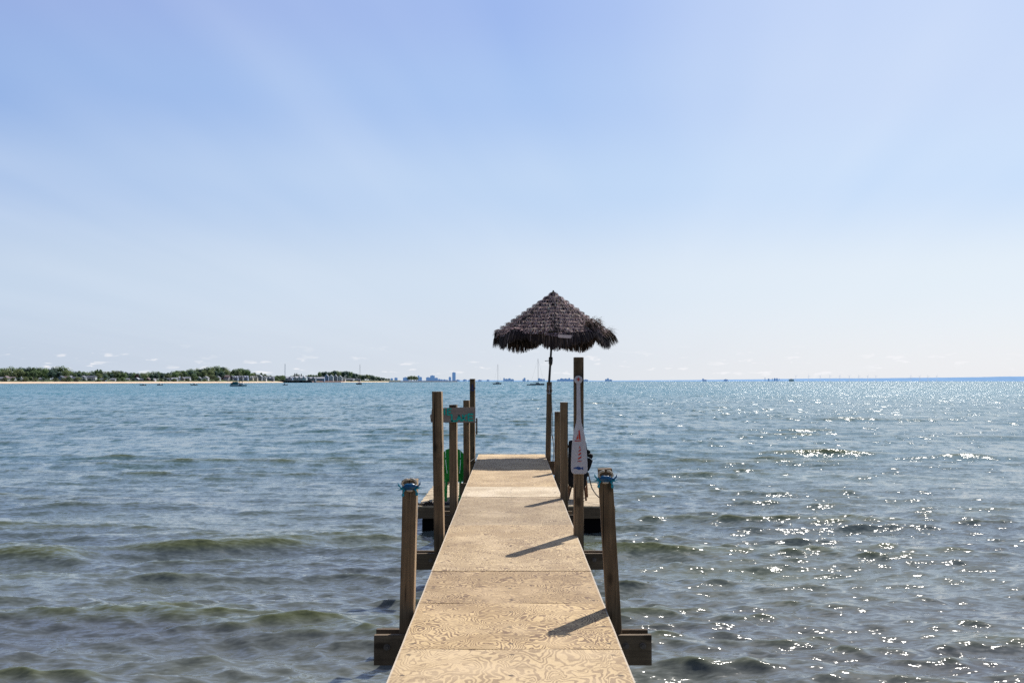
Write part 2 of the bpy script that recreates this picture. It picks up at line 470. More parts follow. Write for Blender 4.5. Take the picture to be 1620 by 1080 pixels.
letter('T', 686, 647.3, 7, 8, .016); letter('H', 696.5, 647.1, 6.8, 8.4, .017); letter('E', 708.0, 646.6, 5.6, 9, .017)
letter('L', 714.8, 656.4, 6.2, 9.4, .020); letter('A', 722.8, 656.8, 6.8, 8.8, .017); letter('K', 732.2, 656.2, 5.4, 9.0, .017); letter('E', 740.8, 655.0, 7.2, 9.6, .020)

# ------------------------------------------------------------------ painted paddle
PWHITE = simple('faded white paint', (.56, .55, .60), .6, .10, 14)
RED = simple('faded red paint', (.55, .05, .03), .6, .3, 60)
NAVY = simple('navy blue paint', (.012, .06, .25), .6, .3, 60)
Yp = 9.6 - PW/2 - .034
pad = thing('paddle', 'white painted oar with red sailboat, lighthouse and blue fish, hung on the tallest post', 'paddle', W(915, 671, Yp))
mb = MB()
mb.prism([(W(915+6.4*math.cos(t), 600.5+6.6*math.sin(t), Yp).x, W(915, 600.5+6.6*math.sin(t), Yp).z) for t in [2*math.pi*k/22 for k in range(22)]], Yp-.004, Yp+.022)
prof = [(606.0, 3.0), (615, 2.9), (640, 3.1), (660, 3.4), (668, 4.2), (676, 6.2), (684, 8.3), (693, 10.0), (704, 11.2), (718, 12.2), (732, 12.9), (741, 13.1), (746, 12.5), (748.6, 10.5), (749.6, 7)]
def cxp(y): return 915 + (y-600)/150*1.6
left = [(cxp(y)-w, y) for y, w in prof]; right = [(cxp(y)+w, y) for y, w in prof][::-1]
poly = [(W(x, y, Yp).x, W(x, y, Yp).z) for x, y in left + right]
mb.prism(poly, Yp, Yp+.016)
obj('paddle_body', mb, PWHITE, pad, W(915, 671, Yp), bevel=.003)
Ym = Yp - .0025
def poly_px(mb, pts, Y=Ym, th=.002):
    q = [W(x, y, Y) for x, y in pts]
    mb.prism([(p.x, p.z) for p in q], Y, Y+th); return mb
mb = MB(); Yr = Yp - .007
for k in range(4):
    t = math.pi*k/4 + .05
    l = 3.0 if k % 2 == 0 else 2.0
    stroke(mb, [(915-l*math.cos(t), 599.8-l*math.sin(t)), (915+l*math.cos(t), 599.8+l*math.sin(t))], .0052 if k % 2 == 0 else .003, Yr-.0006*k)
o = obj('compass_mark', mb, RED, pad, W(915, 600, Yr)); o['label'] = 'small red compass rose'
mb = MB()
poly_px(mb, [(909.0, 696.2), (919.6, 696.2), (919.0, 697.6), (909.6, 697.6)])
poly_px(mb, [(915.2, 680.5), (917.0, 680), (919.0, 694.8), (915.8, 694.8)])
poly_px(mb, [(914.6, 686), (914.8, 694.5), (911.6, 694.5)])
o = obj('sailboat_mark', mb, RED, pad, W(915, 690, Ym)); o['label'] = 'red painted sailboat'
mb = MB()
for k, (y, w) in enumerate(((705.5, 1.1), (709.5, 1.7), (715, 2.1), (721, 2.6))):
    if k == 0: poly_px(mb, [(917.3, 704.8), (918.6, 708.4), (915.9, 708.8)])
    else: poly_px(mb, [(917.2+w, y), (917.2+w, y+2.6), (917.2-w, y+5.6), (917.2-w, y+3.0)])
for x in (914.0, 916.2, 918.4): poly_px(mb, [(x, 728.2), (x+1.2, 728.2), (x+1.2, 730), (x, 730)])
o = obj('lighthouse_mark', mb, RED, pad, W(917, 715, Ym)); o['label'] = 'red striped painted lighthouse'
mb = MB()
poly_px(mb, [(907.2, 739.6), (912, 738.6), (914.6, 737.6), (917.6, 738.5), (919.6, 739.8), (923, 738.0), (922.4, 740.6), (923.2, 743.4), (919.6, 741.4), (916.6, 743.0), (914, 742.2), (911.6, 740.9), (907.4, 741.1)])
o = obj('fish_mark', mb, NAVY, pad, W(915, 740, Ym)); o['label'] = 'navy blue painted fish'

# ------------------------------------------------------------------ crab ornaments
CRAB = simple('glossy crab blue', (.004, .09, .22), .35, .5, 70)
CRABT = simple('glossy crab teal', (.005, .26, .38), .35, .4, 70)
CREAM = simple('cream claw', (.46, .42, .35), .5, .25, 50)
def crab(T, ax, label, s=1.0, tilt=0.0, over=0.0):
    root = thing('crab_ornament', label, 'crab ornament', T, 0)
    c = Vector(T) + Vector((0, -PW/2-.018, -.058 + over))
    def P(x, y, z): # local metres: x right, y out of the post (towards the viewer), z up
        cs, sn = math.cos(tilt), math.sin(tilt)
        return c + Vector((x*cs - z*sn, -y, x*sn + z*cs))*s
    mb = MB()
    # carapace: lozenge with two side points, domed
    ring = []
    for k in range(28):
        t = 2*math.pi*k/28; r = 1.0
        x = .043*math.cos(t)*(1+.22*abs(math.cos(t))**6); z = .022*math.sin(t)*(1 if math.sin(t) > 0 else 1.05) + .004*math.cos(6*t)*max(0, math.sin(t))*.4
        ring.append((x, z))
    base = len(mb.v)
    for lv, (q, yy) in enumerate(((1, 0), (.96, .007), (.78, .014), (.45, .019))):
        for x, z in ring: mb.v.append(P(x*q, yy, z*q))
    mb.v.append(P(0, .021, 0)); m = len(ring)
    for lv in range(3):
        for k in range(m):
            a0 = base+lv*m; mb.f.append((a0+k, a0+(k+1)%m, a0+m+(k+1)%m, a0+m+k))
    for k in range(m): mb.f.append((base+3*m+k, base+3*m+(k+1)%m, base+4*m))
    obj('shell', mb, CRAB, root, c, smooth=True)
    mb = MB()
    mb.ell(P(0, .010, -.024), (.022*s, .010*s, .008*s))
    obj('belly', mb, CREAM, root, c, smooth=True)
    for sg_ in (-1, 1):
        mb = MB()
        mb.tube([P(sg_*.034, .008, .008), P(sg_*.046, .012, .022), P(sg_*.040, .014, .038), P(sg_*.024, .014, .049), P(sg_*.007, .012, .055)],
                [.005*s, .0062*s, .0075*s, .006*s, .002*s], 8)
        mb.tube([P(sg_*.026, .010, .045), P(sg_*.016, .010, .044), P(sg_*.006, .010, .047)], [.006*s, .005*s, .002*s], 6)
        obj('claw', mb, CREAM, root, c, smooth=True)
        mb = MB()
        mb.tube([P(sg_*.036, .006, -.004), P(sg_*.055, .008, .000), P(sg_*.068, .008, .014), P(sg_*.071, .008, .030)], [.005*s, .0055*s, .005*s, .0015*s], 7)
        obj('leg', mb, CRAB if sg_ > 0 else CRABT, root, c, smooth=True)
        for z1, z2 in ((-.012, -.006), (-.018, -.020)):
            mb = MB(); mb.tube([P(sg_*.032, .006, z1), P(sg_*.056, .008, z1+.004), P(sg_*.078, .006, z2)], [.004*s, .0035*s, .0012*s], 6)
            obj('leg', mb, CRABT, root, c, smooth=True)
        mb = MB()
        mb.tube([P(sg_*.028, .006, -.018), P(sg_*.040, .008, -.028), P(sg_*.043, .010, -.040)], [.004*s, .005*s, .005*s], 7)
        mb.ell(P(sg_*.044, .010, -.048), (.0085*s, .004*s, .013*s))
        obj('leg', mb, CRABT, root, c, smooth=True)
    return root
for side, Y, T, B, ax, ay in post_info:
    if Y < 7:
        if side == 'L': crab(T, ax, 'blue crab ornament hung on the short post left of the pier', 1.0, rad(4), .014)
        else: crab(T, ax, 'blue crab ornament with cream claws on the leaning post right of the pier', 1.0, rad(-1), -.004)

# ------------------------------------------------------------------ anchors
def anchor(px, py, Y, h, mat, label):
    """h in metres, flat anchor against the post face"""
    c = W(px, py, Y); root = thing('anchor_ornament', label, 'anchor ornament', c); k = h/1.0
    def P(x, z, y=0): return c + Vector((x*k, y, z*k))
    mb = MB()
    mb.tube([P(0, .42), P(0, -.45)], .045*k, 8)
    mb.tube([P(-.2, .2), P(.2, .2)], .04*k, 8)
    mb.tube([P(.11*math.cos(t), .5+.11*math.sin(t)) for t in [2*math.pi*i/12 for i in range(13)]], .03*k, 6)
    mb.tube([P(.38*math.cos(t), -.08+.38*math.sin(t)) for t in [math.pi + math.pi*i/12 for i in range(13)]], .045*k, 8)
    for s in (-1, 1):
        mb.prism([(P(s*.38+.11, 0).x, P(0, -.08).z), (P(s*.38, 0).x, P(0, .12).z), (P(s*.38-.11, 0).x, P(0, -.08).z)], c.y-.03*k, c.y+.03*k)
    obj('anchor_body', mb, mat, root, c, smooth=False)
anchor(747.6, 613.5, 18.2-PW/2-.012, .105, NAVY, 'small navy blue anchor on the farthest left post')
anchor(869.0, 617.0, 18.25-PW/2-.012, .13, PWHITE, 'small white anchor on the post below the umbrella')

# ------------------------------------------------------------------ umbrella
UY = 18.36
ux = WX(875.0, UY)
umb = thing('beach_umbrella', 'round beach umbrella with a shaggy mauve brown thatch style canopy and ragged fringe', 'umbrella', (WX(868.5, UY), UY, 1.5))
METAL = simple('dark pole metal', (.045, .04, .042), .45, .2, 20, .3)
def fringe_mat():
    m, t, b = newmat('shaggy raffia')
    a = t.n('ShaderNodeAttribute', attribute_name='tint')
    tc = t.n('ShaderNodeTexCoord').outputs['Object']
    nz = t.noise(tc, 55, 3, .6)
    f = t.maprange(nz, .3, .7, .6, 1.35)
    t.put(b.inputs['Base Color'], t.mix(1.0, a.outputs['Color'], t.comb(f, f, f), 'MULTIPLY'))
    b.inputs['Roughness'].default_value = .85; b.inputs['Specular IOR Level'].default_value = .15
    tr = t.n('ShaderNodeBsdfTranslucent'); t.L.new(b.inputs['Base Color'].links[0].from_socket, tr.inputs['Color'])
    mx = t.n('ShaderNodeMixShader'); mx.inputs[0].default_value = .22
    t.L.new(b.outputs[0], mx.inputs[1]); t.L.new(tr.outputs[0], mx.inputs[2])
    t.L.new(mx.outputs[0], m.node_tree.nodes['Material Output'].inputs['Surface'])
    return m
FR = fringe_mat()
UNDER = simple('umbrella underside cloth', (.035, .028, .03), .9, .2, 12, spec=.1)
ZR, ZA, RR = 3.255, 3.985, 1.045
tipu = Vector((WX(875.5, UY), UY, ZA))
cenu = Vector((WX(874.0, UY), UY, ZR))
def canopy_pt(r, t, dz=0.0):
    """r 0..1 from apex to rim, t angle"""
    k = (t / (2*math.pi) * 8) % 1
    sag = 4*k*(1-k)                         # 1 at mid panel
    rr = RR * r * (1 - .045*sag*r)
    z = ZA + (ZR - ZA) * (r**.96) - .035*sag*r*math.sin(r*2.6)
    cx = tipu.x + (cenu.x - tipu.x)*r; cy = UY
    return Vector((cx + rr*math.cos(t), cy + rr*math.sin(t), z + dz))
mb = MB(); NU, NV = 64, 12
for j in range(NV+1):
    for i in range(NU): mb.v.append(canopy_pt(max(j/NV, .01), 2*math.pi*i/NU, -.012))
for j in range(NV):
    for i in range(NU):
        q = j*NU; mb.f.append((q+i, q+(i+1)%NU, q+NU+(i+1)%NU, q+NU+i))
canopy = obj('canopy', mb, UNDER, umb, cenu, smooth=True)
mb = MB()
rf = random.Random(3)
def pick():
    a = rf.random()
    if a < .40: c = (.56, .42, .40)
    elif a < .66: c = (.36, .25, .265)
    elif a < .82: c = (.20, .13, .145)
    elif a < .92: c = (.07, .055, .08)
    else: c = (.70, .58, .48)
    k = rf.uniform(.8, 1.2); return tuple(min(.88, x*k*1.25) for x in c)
rows = 11
for j in range(rows):
    r0 = (j + .25)/rows
    nst = int(70 + 820*r0)
    for i in range(nst):
        t = 2*math.pi*(i + rf.random())/nst
        kk = (t/(2*math.pi)*8) % 1; seam = min(kk, 1-kk) < .035
        L = rf.uniform(.085, .135); r1 = r0 + L/1.28
        p0 = canopy_pt(max(.02, r0), t, .022 + rf.uniform(0, .012))
        p1 = canopy_pt(min(r1, 1.05), t + rf.uniform(-.07, .07)/max(r0, .2), rf.uniform(-.01, .035))
        n = (p0 - Vector((cenu.x, UY, p0.z - .6))).normalized()
        d = p1 - p0; sx = d.cross(n).normalized() * rf.uniform(.004, .009)
        mid = p0.lerp(p1, .55) + n*rf.uniform(.012, .034)
        c = pick()
        if seam: c = (.03, .028, .034)
        cd = tuple(x*.35 for x in c)  # strand roots darkened: shadow of the tier above put into the colour
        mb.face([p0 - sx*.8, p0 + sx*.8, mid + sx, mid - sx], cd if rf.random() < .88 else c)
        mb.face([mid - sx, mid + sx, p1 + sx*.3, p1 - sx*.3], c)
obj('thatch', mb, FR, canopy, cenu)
# hanging fringe round the rim, blown out on the right
mb = MB()
def rimpt(t):
    w = .04*math.sin(5*t+.6) + .025*math.sin(11*t)
    return canopy_pt(1.0, t, .036*math.sin(5*t+.2)+.02*math.sin(13*t)), w
for i in range(2600):
    t = 2*math.pi*i/2600 + rf.uniform(-.004, .004)
    p, w = rimpt(t)
    out = Vector((math.cos(t), math.sin(t), 0)); tan = Vector((-math.sin(t), math.cos(t), 0))
    blow = max(0, math.cos(t + .35))**2                       # right and a little towards the viewer
    scal = .5 + .5*math.cos(8*t)                               # deeper at the ribs
    L = .10 + .17*abs(math.sin(3.5*t+.5+.5*math.sin(2*t)))**.8 + rf.uniform(-.03, .03)
    down = Vector((0, 0, -1))
    d = (down*(1 - .38*blow) + out*(.10 + .22*blow + .22*math.sin(5*t+.6) + rf.uniform(-.12, .12)) + tan*rf.uniform(-.18, .18)).normalized()
    p = p + out*rf.uniform(-.01, .012) + Vector((0, 0, rf.uniform(-.01, .012) + .035*blow*math.sin(9*t)))
    sx = tan * rf.uniform(.006, .011)
    m1 = p + d*L*.5 + out*w*.6; m2 = m1 + (d + down*.35).normalized()*L*.5
    a = rf.random()
    c = (.055, .042, .045) if a < .62 else ((.12, .085, .075) if a < .9 else (.30, .22, .21))  # dark tones put the fringe's shaded side into its colour
    if blow > .45 and a > .45: c = (.15, .11, .095)
    mb.face([p - sx, p + sx, m1 + sx, m1 - sx], c)
    mb.face([m1 - sx, m1 + sx, m2 + sx*.35, m2 - sx*.35], c)
for i in range(750):  # curled flaps the wind has turned up on the right
    t = rf.uniform(-.95, .35); p, w = rimpt(t)
    out = Vector((math.cos(t), math.sin(t), 0)); tan = Vector((-math.sin(t), math.cos(t), 0))
    k = .5 + .5*math.cos(7*t + .8)
    p = p + out*rf.uniform(-.12, .03) + Vector((0, 0, rf.uniform(-.06, .05) + .05*k + .15*math.exp(-((t+.72)/.16)**2)))
    d = (out*rf.uniform(.2, 1.0) + Vector((0, 0, rf.uniform(-.9, .25 + .5*k))) + tan*rf.uniform(-.5, .5)).normalized()
    L = rf.uniform(.08, .17); sx = tan*rf.uniform(.005, .009); m1 = p + d*L*.5; m2 = m1 + (d + Vector((0, 0, -.5))).normalized()*L*.5
    c = (.17, .12, .095) if rf.random() < .6 else (.07, .05, .045)  # lit brown put into the colour of most turned-up strands
    mb.face([p - sx, p + sx, m1 + sx, m1 - sx], c); mb.face([m1 - sx, m1 + sx, m2 + sx*.3, m2 - sx*.3], c)
for i in range(900):  # bright ragged lip along the rim
    t = 2*math.pi*i/900 + rf.uniform(-.01, .01); p, w = rimpt(t)
    out = Vector((math.cos(t), math.sin(t), 0)); tan = Vector((-math.sin(t), math.cos(t), 0))
    p1 = p + out*rf.uniform(.02, .05) + Vector((0, 0, rf.uniform(-.05, .01))); sx = tan*.008
    c = pick(); mb.face([p - sx - out*.03 + Vector((0,0,.025)), p + sx - out*.03 + Vector((0,0,.025)), p1 + sx, p1 - sx], c)
obj('fringe', mb, FR, canopy, cenu)
# pale band of binding tape inside the near rim
TAPE = simple('pinkish binding tape', (.78, .60, .57), .8, .1, 20)
mb = MB()
for i in range(14):
    t0 = -math.pi/2 + .05 + i*.022; t1 = t0 + .0225
    q = []
    for t, dz in ((t0, -.115), (t1, -.115), (t1, -.06), (t0, -.06)):
        p = canopy_pt(1.0, t); q.append(p + Vector((math.cos(t)*.045, math.sin(t)*.045, dz)))
    mb.face(q)
obj('binding_tape', mb, TAPE, canopy, cenu)
for k in range(8):
    t = 2*math.pi*k/8
    mb = MB().tube([canopy_pt(.03, t, -.03), canopy_pt(.5, t, -.03), canopy_pt(1.0, t, -.03)], .006, 6)
    rb = obj('rib', mb, METAL, umb, canopy_pt(.5, t))
    mb = MB().tube([Vector((WX(872.6, UY), UY, 3.36)), canopy_pt(.55, t, -.035)], .005, 6)
    obj('strut', mb, METAL, rb, canopy_pt(.3, t))
pb = Vector((WX(866.5, UY), UY - .0, .45)); pt_ = Vector((WX(875.4, UY), UY, ZA + .02))
pb = W(868.2, 640, UY); 
mb = MB().tube([W(867.4, 690, UY), W(868.6, 606, UY), W(871.6, 560, UY), W(873.5, 530, UY), tipu + Vector((0,0,.0))], [.022, .022, .019, .018, .016], 12)
obj('pole', mb, METAL, umb, W(868.5, 640, UY), smooth=True)
hc = W(871.3, 570.5, UY)
mb = MB().tube([hc + Vector((-.005,0,-.085)), hc + Vector((-.003,0,-.05)), hc + Vector((0,0,.02)), hc + Vector((0,0,.06)), hc + Vector((0,0,.07))], [.022, .034, .037, .036, .02], 12)
ch = obj('crank_housing', mb, METAL, umb, hc, smooth=True)
mb = MB().tube([hc + Vector((-.02,-.01,.005)), hc + Vector((-.09,-.01,-.003)), hc + Vector((-.105,-.01,-.004))], [.006, .006, .008], 6)
obj('crank_handle', mb, METAL, ch, hc)
mb = MB().tube([tipu + Vector((0,0,-.01)), tipu + Vector((0,0,.015)), tipu + Vector((0,0,.022)), tipu + Vector((0,0,.035)), tipu + Vector((0,0,.05))], [.04, .034, .012, .018, .004], 10)
obj('finial', mb, METAL, umb, tipu, smooth=True)

# ------------------------------------------------------------------ ropes
ROPE = simple('grey rope', (.30, .27, .23), .9, .3, 200)
BLK = simple('black cord', (.012, .012, .013), .7, .2, 50)
def rope(name, pts, r, mat, label, cat='rope'):
    # Catmull-Rom through the points
    P = [Vector(p) for p in pts]; out = []
    Q = [P[0]] + P + [P[-1]]
    for i in range(1, len(Q)-2):
        for k in range(7):
            t = k/7; a, b, c, d = Q[i-1], Q[i], Q[i+1], Q[i+2]
            out.append(.5*((2*b) + (c-a)*t + (2*a-5*b+4*c-d)*t*t + (3*b-a-3*c+d)*t**3))
    out.append(P[-1])
    return tag(obj(name, MB().tube(out, r, 6), mat, None, P[0], smooth=True), label, cat)
rope('rope', [W(871.8, 606, 18.19), W(872.8, 640, 18.17), W(873.6, 660, 18.16), W(873.2, 686, 18.17), W(875.0, 696, 18.16), W(874.2, 690, 18.17), W(876.2, 712, 18.17), W(874.4, 733, 18.18)], .008, ROPE, 'thin grey rope hanging down beside the umbrella post')
rope('rope', [W(744.0, 729.5, 18.0), W(747, 727.6, 18.05), W(753.5, 723.2, 18.1)], .007, ROPE, 'short slack line tied from the farthest left post to the pier deck')
rope('cord', [W(931, 747.5, 17.2), W(932.5, 756, 17.1), W(936, 770, 17.0), W(941, 779, 16.85), W(947, 785.5, 16.7), W(953, 789.5, 16.6)], .010, BLK, 'black cord drooping from the black chair onto the platform', 'cord')

# ------------------------------------------------------------------ green chair
GREEN = simple('green moulded plastic', (.010, .34, .045), .42, .12, 6)
gc = Vector((WX(718.5, 17.3), 17.25, PZ+.001))
gch = thing('plastic_chair', 'green plastic garden chair with a rounded fan back, seen from behind on the platform', 'chair', gc)
def G(x, y, z): return gc + Vector((x, y, z))
def backpt(u, h): # u -1..1 across, h 0..1 up
    z = .30 + .585*h
    half = .105 + .075*math.sin(min(h, 1)*math.pi*.62)
    return x_at(u, half), z
def x_at(u, half): return u*half
nsl = 5
mbk = []
for k in range(nsl):
    u0 = -1 + 2*k/nsl + .012; u1 = -1 + 2*(k+1)/nsl - .012
    mb = MB(); prev = None; rows_ = 16
    for j in range(rows_+1):
        h = j/rows_
        # rounded top: outer slats end lower
        um = max(abs(u0), abs(u1)); 
        def pt(u, hh, yo=0):
            half = .105 + .100*math.sin(math.pi*(.10 + .50*hh))
            topz = .885 - .20*(1-math.sqrt(max(0, 1-(u*.95)**2)))
            z = .30 + (topz-.30)*hh
            y = -.02 - .26*(z-.30)/.6 + .05*(1-u*u)*-.6 + yo
            return G(u*half, y, z)
        row = [pt(u0, h), pt(u1, h), pt(u1, h, .014), pt(u0, h, .014)]
        n = len(mb.v); mb.v += row
        if j:
            for i in range(4): mb.f.append((n-4+i, n-4+(i+1)%4, n+(i+1)%4, n+i))
    mb.f.append((0, 3, 2, 1)); n = len(mb.v)-4; mb.f.append((n, n+1, n+2, n+3))
    obj('back_slat', mb, GREEN, gch, G(0, 0, .6), bevel=.003)
# cross rails
for z, w in ((.34, .12), (.43, .135), (.70, .185)):
    y = -.02 - .26*(z-.30)/.6 + .028
    obj('back_rail', MB().bar(G(-w, y, z), G(w, y, z), .02, .03), GREEN, gch, G(0, y, z), bevel=.004)
mb = MB()
for k in range(5):
    y = .02 + k*.085
    mb.box(G(-.17, y, .30 + .015*k), G(.17, y+.074, .318 + .015*k))
obj('seat', mb, GREEN, gch, G(0, .2, .31))
for s in (-1, 1):
    obj('armrest', MB().bar(G(s*.165, -.14, .475), G(s*.19, .40, .52), .05, .018), GREEN, gch, G(s*.18, .1, .5), bevel=.005)
    obj('leg', MB().bar(G(s*.115, -.02, .40), G(s*.118, -.22, 0), .035, .03, .04, .035, up=(0,1,0)), GREEN, gch, G(s*.12, -.1, .2), bevel=.004)
    obj('leg', MB().bar(G(s*.17, .37, .5), G(s*.175, .42, 0), .05, .03, up=(0,1,0)), GREEN, gch, G(s*.17, .4, .2), bevel=.004)
    obj('seat_rail', MB().bar(G(s*.16, -.1, .20), G(s*.16, .42, .34), .02, .045), GREEN, gch, G(s*.16, .1, .3), bevel=.003)

# ------------------------------------------------------------------ black folding chair with gear
BLACK = simple('black padded nylon', (.010, .010, .012), .75, .5, 14, spec=.25, bump=.3)
WOODL = wood_mat('brown chair legs', (.10, .05, .03), (.24, .14, .09), 2)
bc = Vector((WX(911.5, 17.3), 17.3, PZ+.001))
bch = thing('folding_chair', 'black padded folding chair on the platform behind the white paddle', 'chair', bc)
def K(px, py, Y=17.2): return W(px, py, Y)
def cushion(mb, pts, y0, y1, puff=.015):
    """soft slab from an outline in the photo's plane"""
    P0 = [K(x, y, y0) for x, y in pts]; c0 = sum(P0, Vector())/len(P0)
    P1 = [Vector((p.x, y1, p.z)) for p in P0]; m = len(pts); n = len(mb.v)
    for P_, sc, yo in ((P0, .82, -puff), (P0, 1.0, 0), (P1, 1.0, 0), (P1, .82, puff)):
        cc = sum(P_, Vector())/m
        for p in P_: mb.v.append(cc + (p-cc)*sc + Vector((0, yo, 0)))
    for l in range(3):
        for i in range(m): mb.f.append((n+l*m+i, n+l*m+(i+1)%m, n+(l+1)*m+(i+1)%m, n+(l+1)*m+i))
    mb.f.append(tuple(range(n, n+m))[::-1]); mb.f.append(tuple(range(n+3*m, n+4*m)))
mb = MB()
cushion(mb, [(900, 698), (904, 696.3), (914, 696.5), (924, 697.8), (927.5, 699.5), (928, 704), (929.5, 712), (930, 748), (927, 768), (918, 771.5), (903, 771), (899, 766), (898.6, 740), (899.4, 712)], 17.10, 17.19)
obj('backrest', mb, BLACK, bch, K(912, 735, 17.15), smooth=False, bevel=.006)
mb = MB()
cushion(mb, [(898.3, 704), (900.5, 703.4), (900.8, 708), (898.6, 708.6)], 17.12, 17.17, .004)
obj('strap', mb, BLACK, bch, K(899.5, 706, 17.15))
for pts in ([(928.5, 711.2), (931.5, 711.4), (934.2, 713.6), (933.8, 716.4), (929, 718.2)],
            [(929.5, 719.4), (933.8, 717.2), (937.6, 718.6), (938.2, 722), (936.4, 725.4), (931, 723.4)],
            [(929.3, 724.6), (933, 725.2), (937.9, 728.2), (935.2, 737), (931.5, 745), (929.5, 744)]):
    mb = MB(); cushion(mb, pts, 17.12, 17.28, .012)
    obj('side_pad', mb, BLACK, bch, K(933, 722, 17.2), bevel=.004)
TRIM = simple('pale piping', (.45, .42, .38), .7, .1, 20)
for a_, b_ in (((929.6, 710.6), (932.8, 712.8)), ((931.0, 722.9), (936.2, 725.9)), ((931.4, 718.6), (932.8, 716.9))):
    obj('piping', MB().tube([K(*a_, 17.10), K(*b_, 17.10)], .0055, 6), TRIM, bch, K(*a_, 17.1))
mb = MB(); mb.box((K(901, 0, 17.2).x, 17.2, .80), (K(929, 0, 17.2).x, 17.62, .87))
obj('seat', mb, BLACK, bch, (bc.x, 17.4, .8), bevel=.02)
for (x0, y0), (x1, y1), Ya, Yb in (((903.5, 771), (898.2, 792), 17.2, 17.12), ((924.5, 768), (927.2, 793), 17.2, 17.12), ((901, 760), (899, 780), 17.6, 17.66), ((927.5, 760), (929, 779), 17.6, 17.66)):
    p1 = K(x1, y1, Yb); p1.z = PZ
    obj('leg', MB().bar(K(x0, y0, Ya), p1, .03, .03, up=(0, 1, 0)), WOODL, bch, K(x0, y0, Ya))
mb = MB()
cushion(mb, [(925, 770), (926.6, 770.5), (927.6, 777), (928.8, 779.4), (925.4, 779.2)], 17.1, 17.13, .002)
obj('fabric_tab', mb, WOODL, bch, K(926, 775, 17.1))

# ------------------------------------------------------------------ odds and ends on the platform
STONE = simple('brown grey stone', (.16, .12, .10), .9, .4, 30, bump=.6)
rr_ = random.Random(5)
c = W(706, 757, 19.8); c.z = PZ + .055
tag(obj('stone', MB().ell(c, (.075, .06, .065), 12, 8, None, .10, rr_), STONE, None, c, smooth=True), 'brown grey stone on the far edge of the platform beside the green chair', 'stone')
WEED = simple('dry brown waterweed', (.07, .055, .045), .95, .5, 40)
mb = MB()
for i in range(70):
    x = WX(660, 16.5) + abs(rr_.gauss(0, 1))*.0 + rr_.uniform(0, .34); y = 16.47 + rr_.uniform(0, .10)
    hgt = .02 + .05*math.exp(-((x - WX(681, 16.5))/.05)**2)
    pts = [Vector((x, y, PZ + .004))]
    for k in range(4): pts.append(pts[-1] + Vector((rr_.uniform(-.035, .035), rr_.uniform(-.02, .02), 0)) ); pts[-1].z = PZ + .006 + rr_.random()*hgt
    mb.tube(pts, .005, 5)
tag(obj('waterweed', mb, WEED, None, (-1.35, 16.5, PZ)), 'heap of dried brown waterweed on the left front edge of the platform', 'waterweed', kind='stuff')
mb = MB(); cx_ = WX(708, 16.7)
nn = 0
for i in range(9):
    for j in range(4):
        mb.v.append(Vector((cx_ - .07 + i*.02, 16.5 + j*.09, PZ + .008 + .016*math.sin(i*1.1+j)**2)))
for i in range(8):
    for j in range(3): q = i*4+j; mb.f.append((q, q+4, q+5, q+1))
mt = obj('rubber_mat', mb, simple('dark mat', (.03, .03, .035), .9, .3, 40), None, (cx_, 16.6, PZ), smooth=True)
sm = mt.modifiers.new('solid', 'SOLIDIFY'); sm.thickness = .006
tag(mt, 'small dark crumpled mat by the feet of the green chair', 'mat')

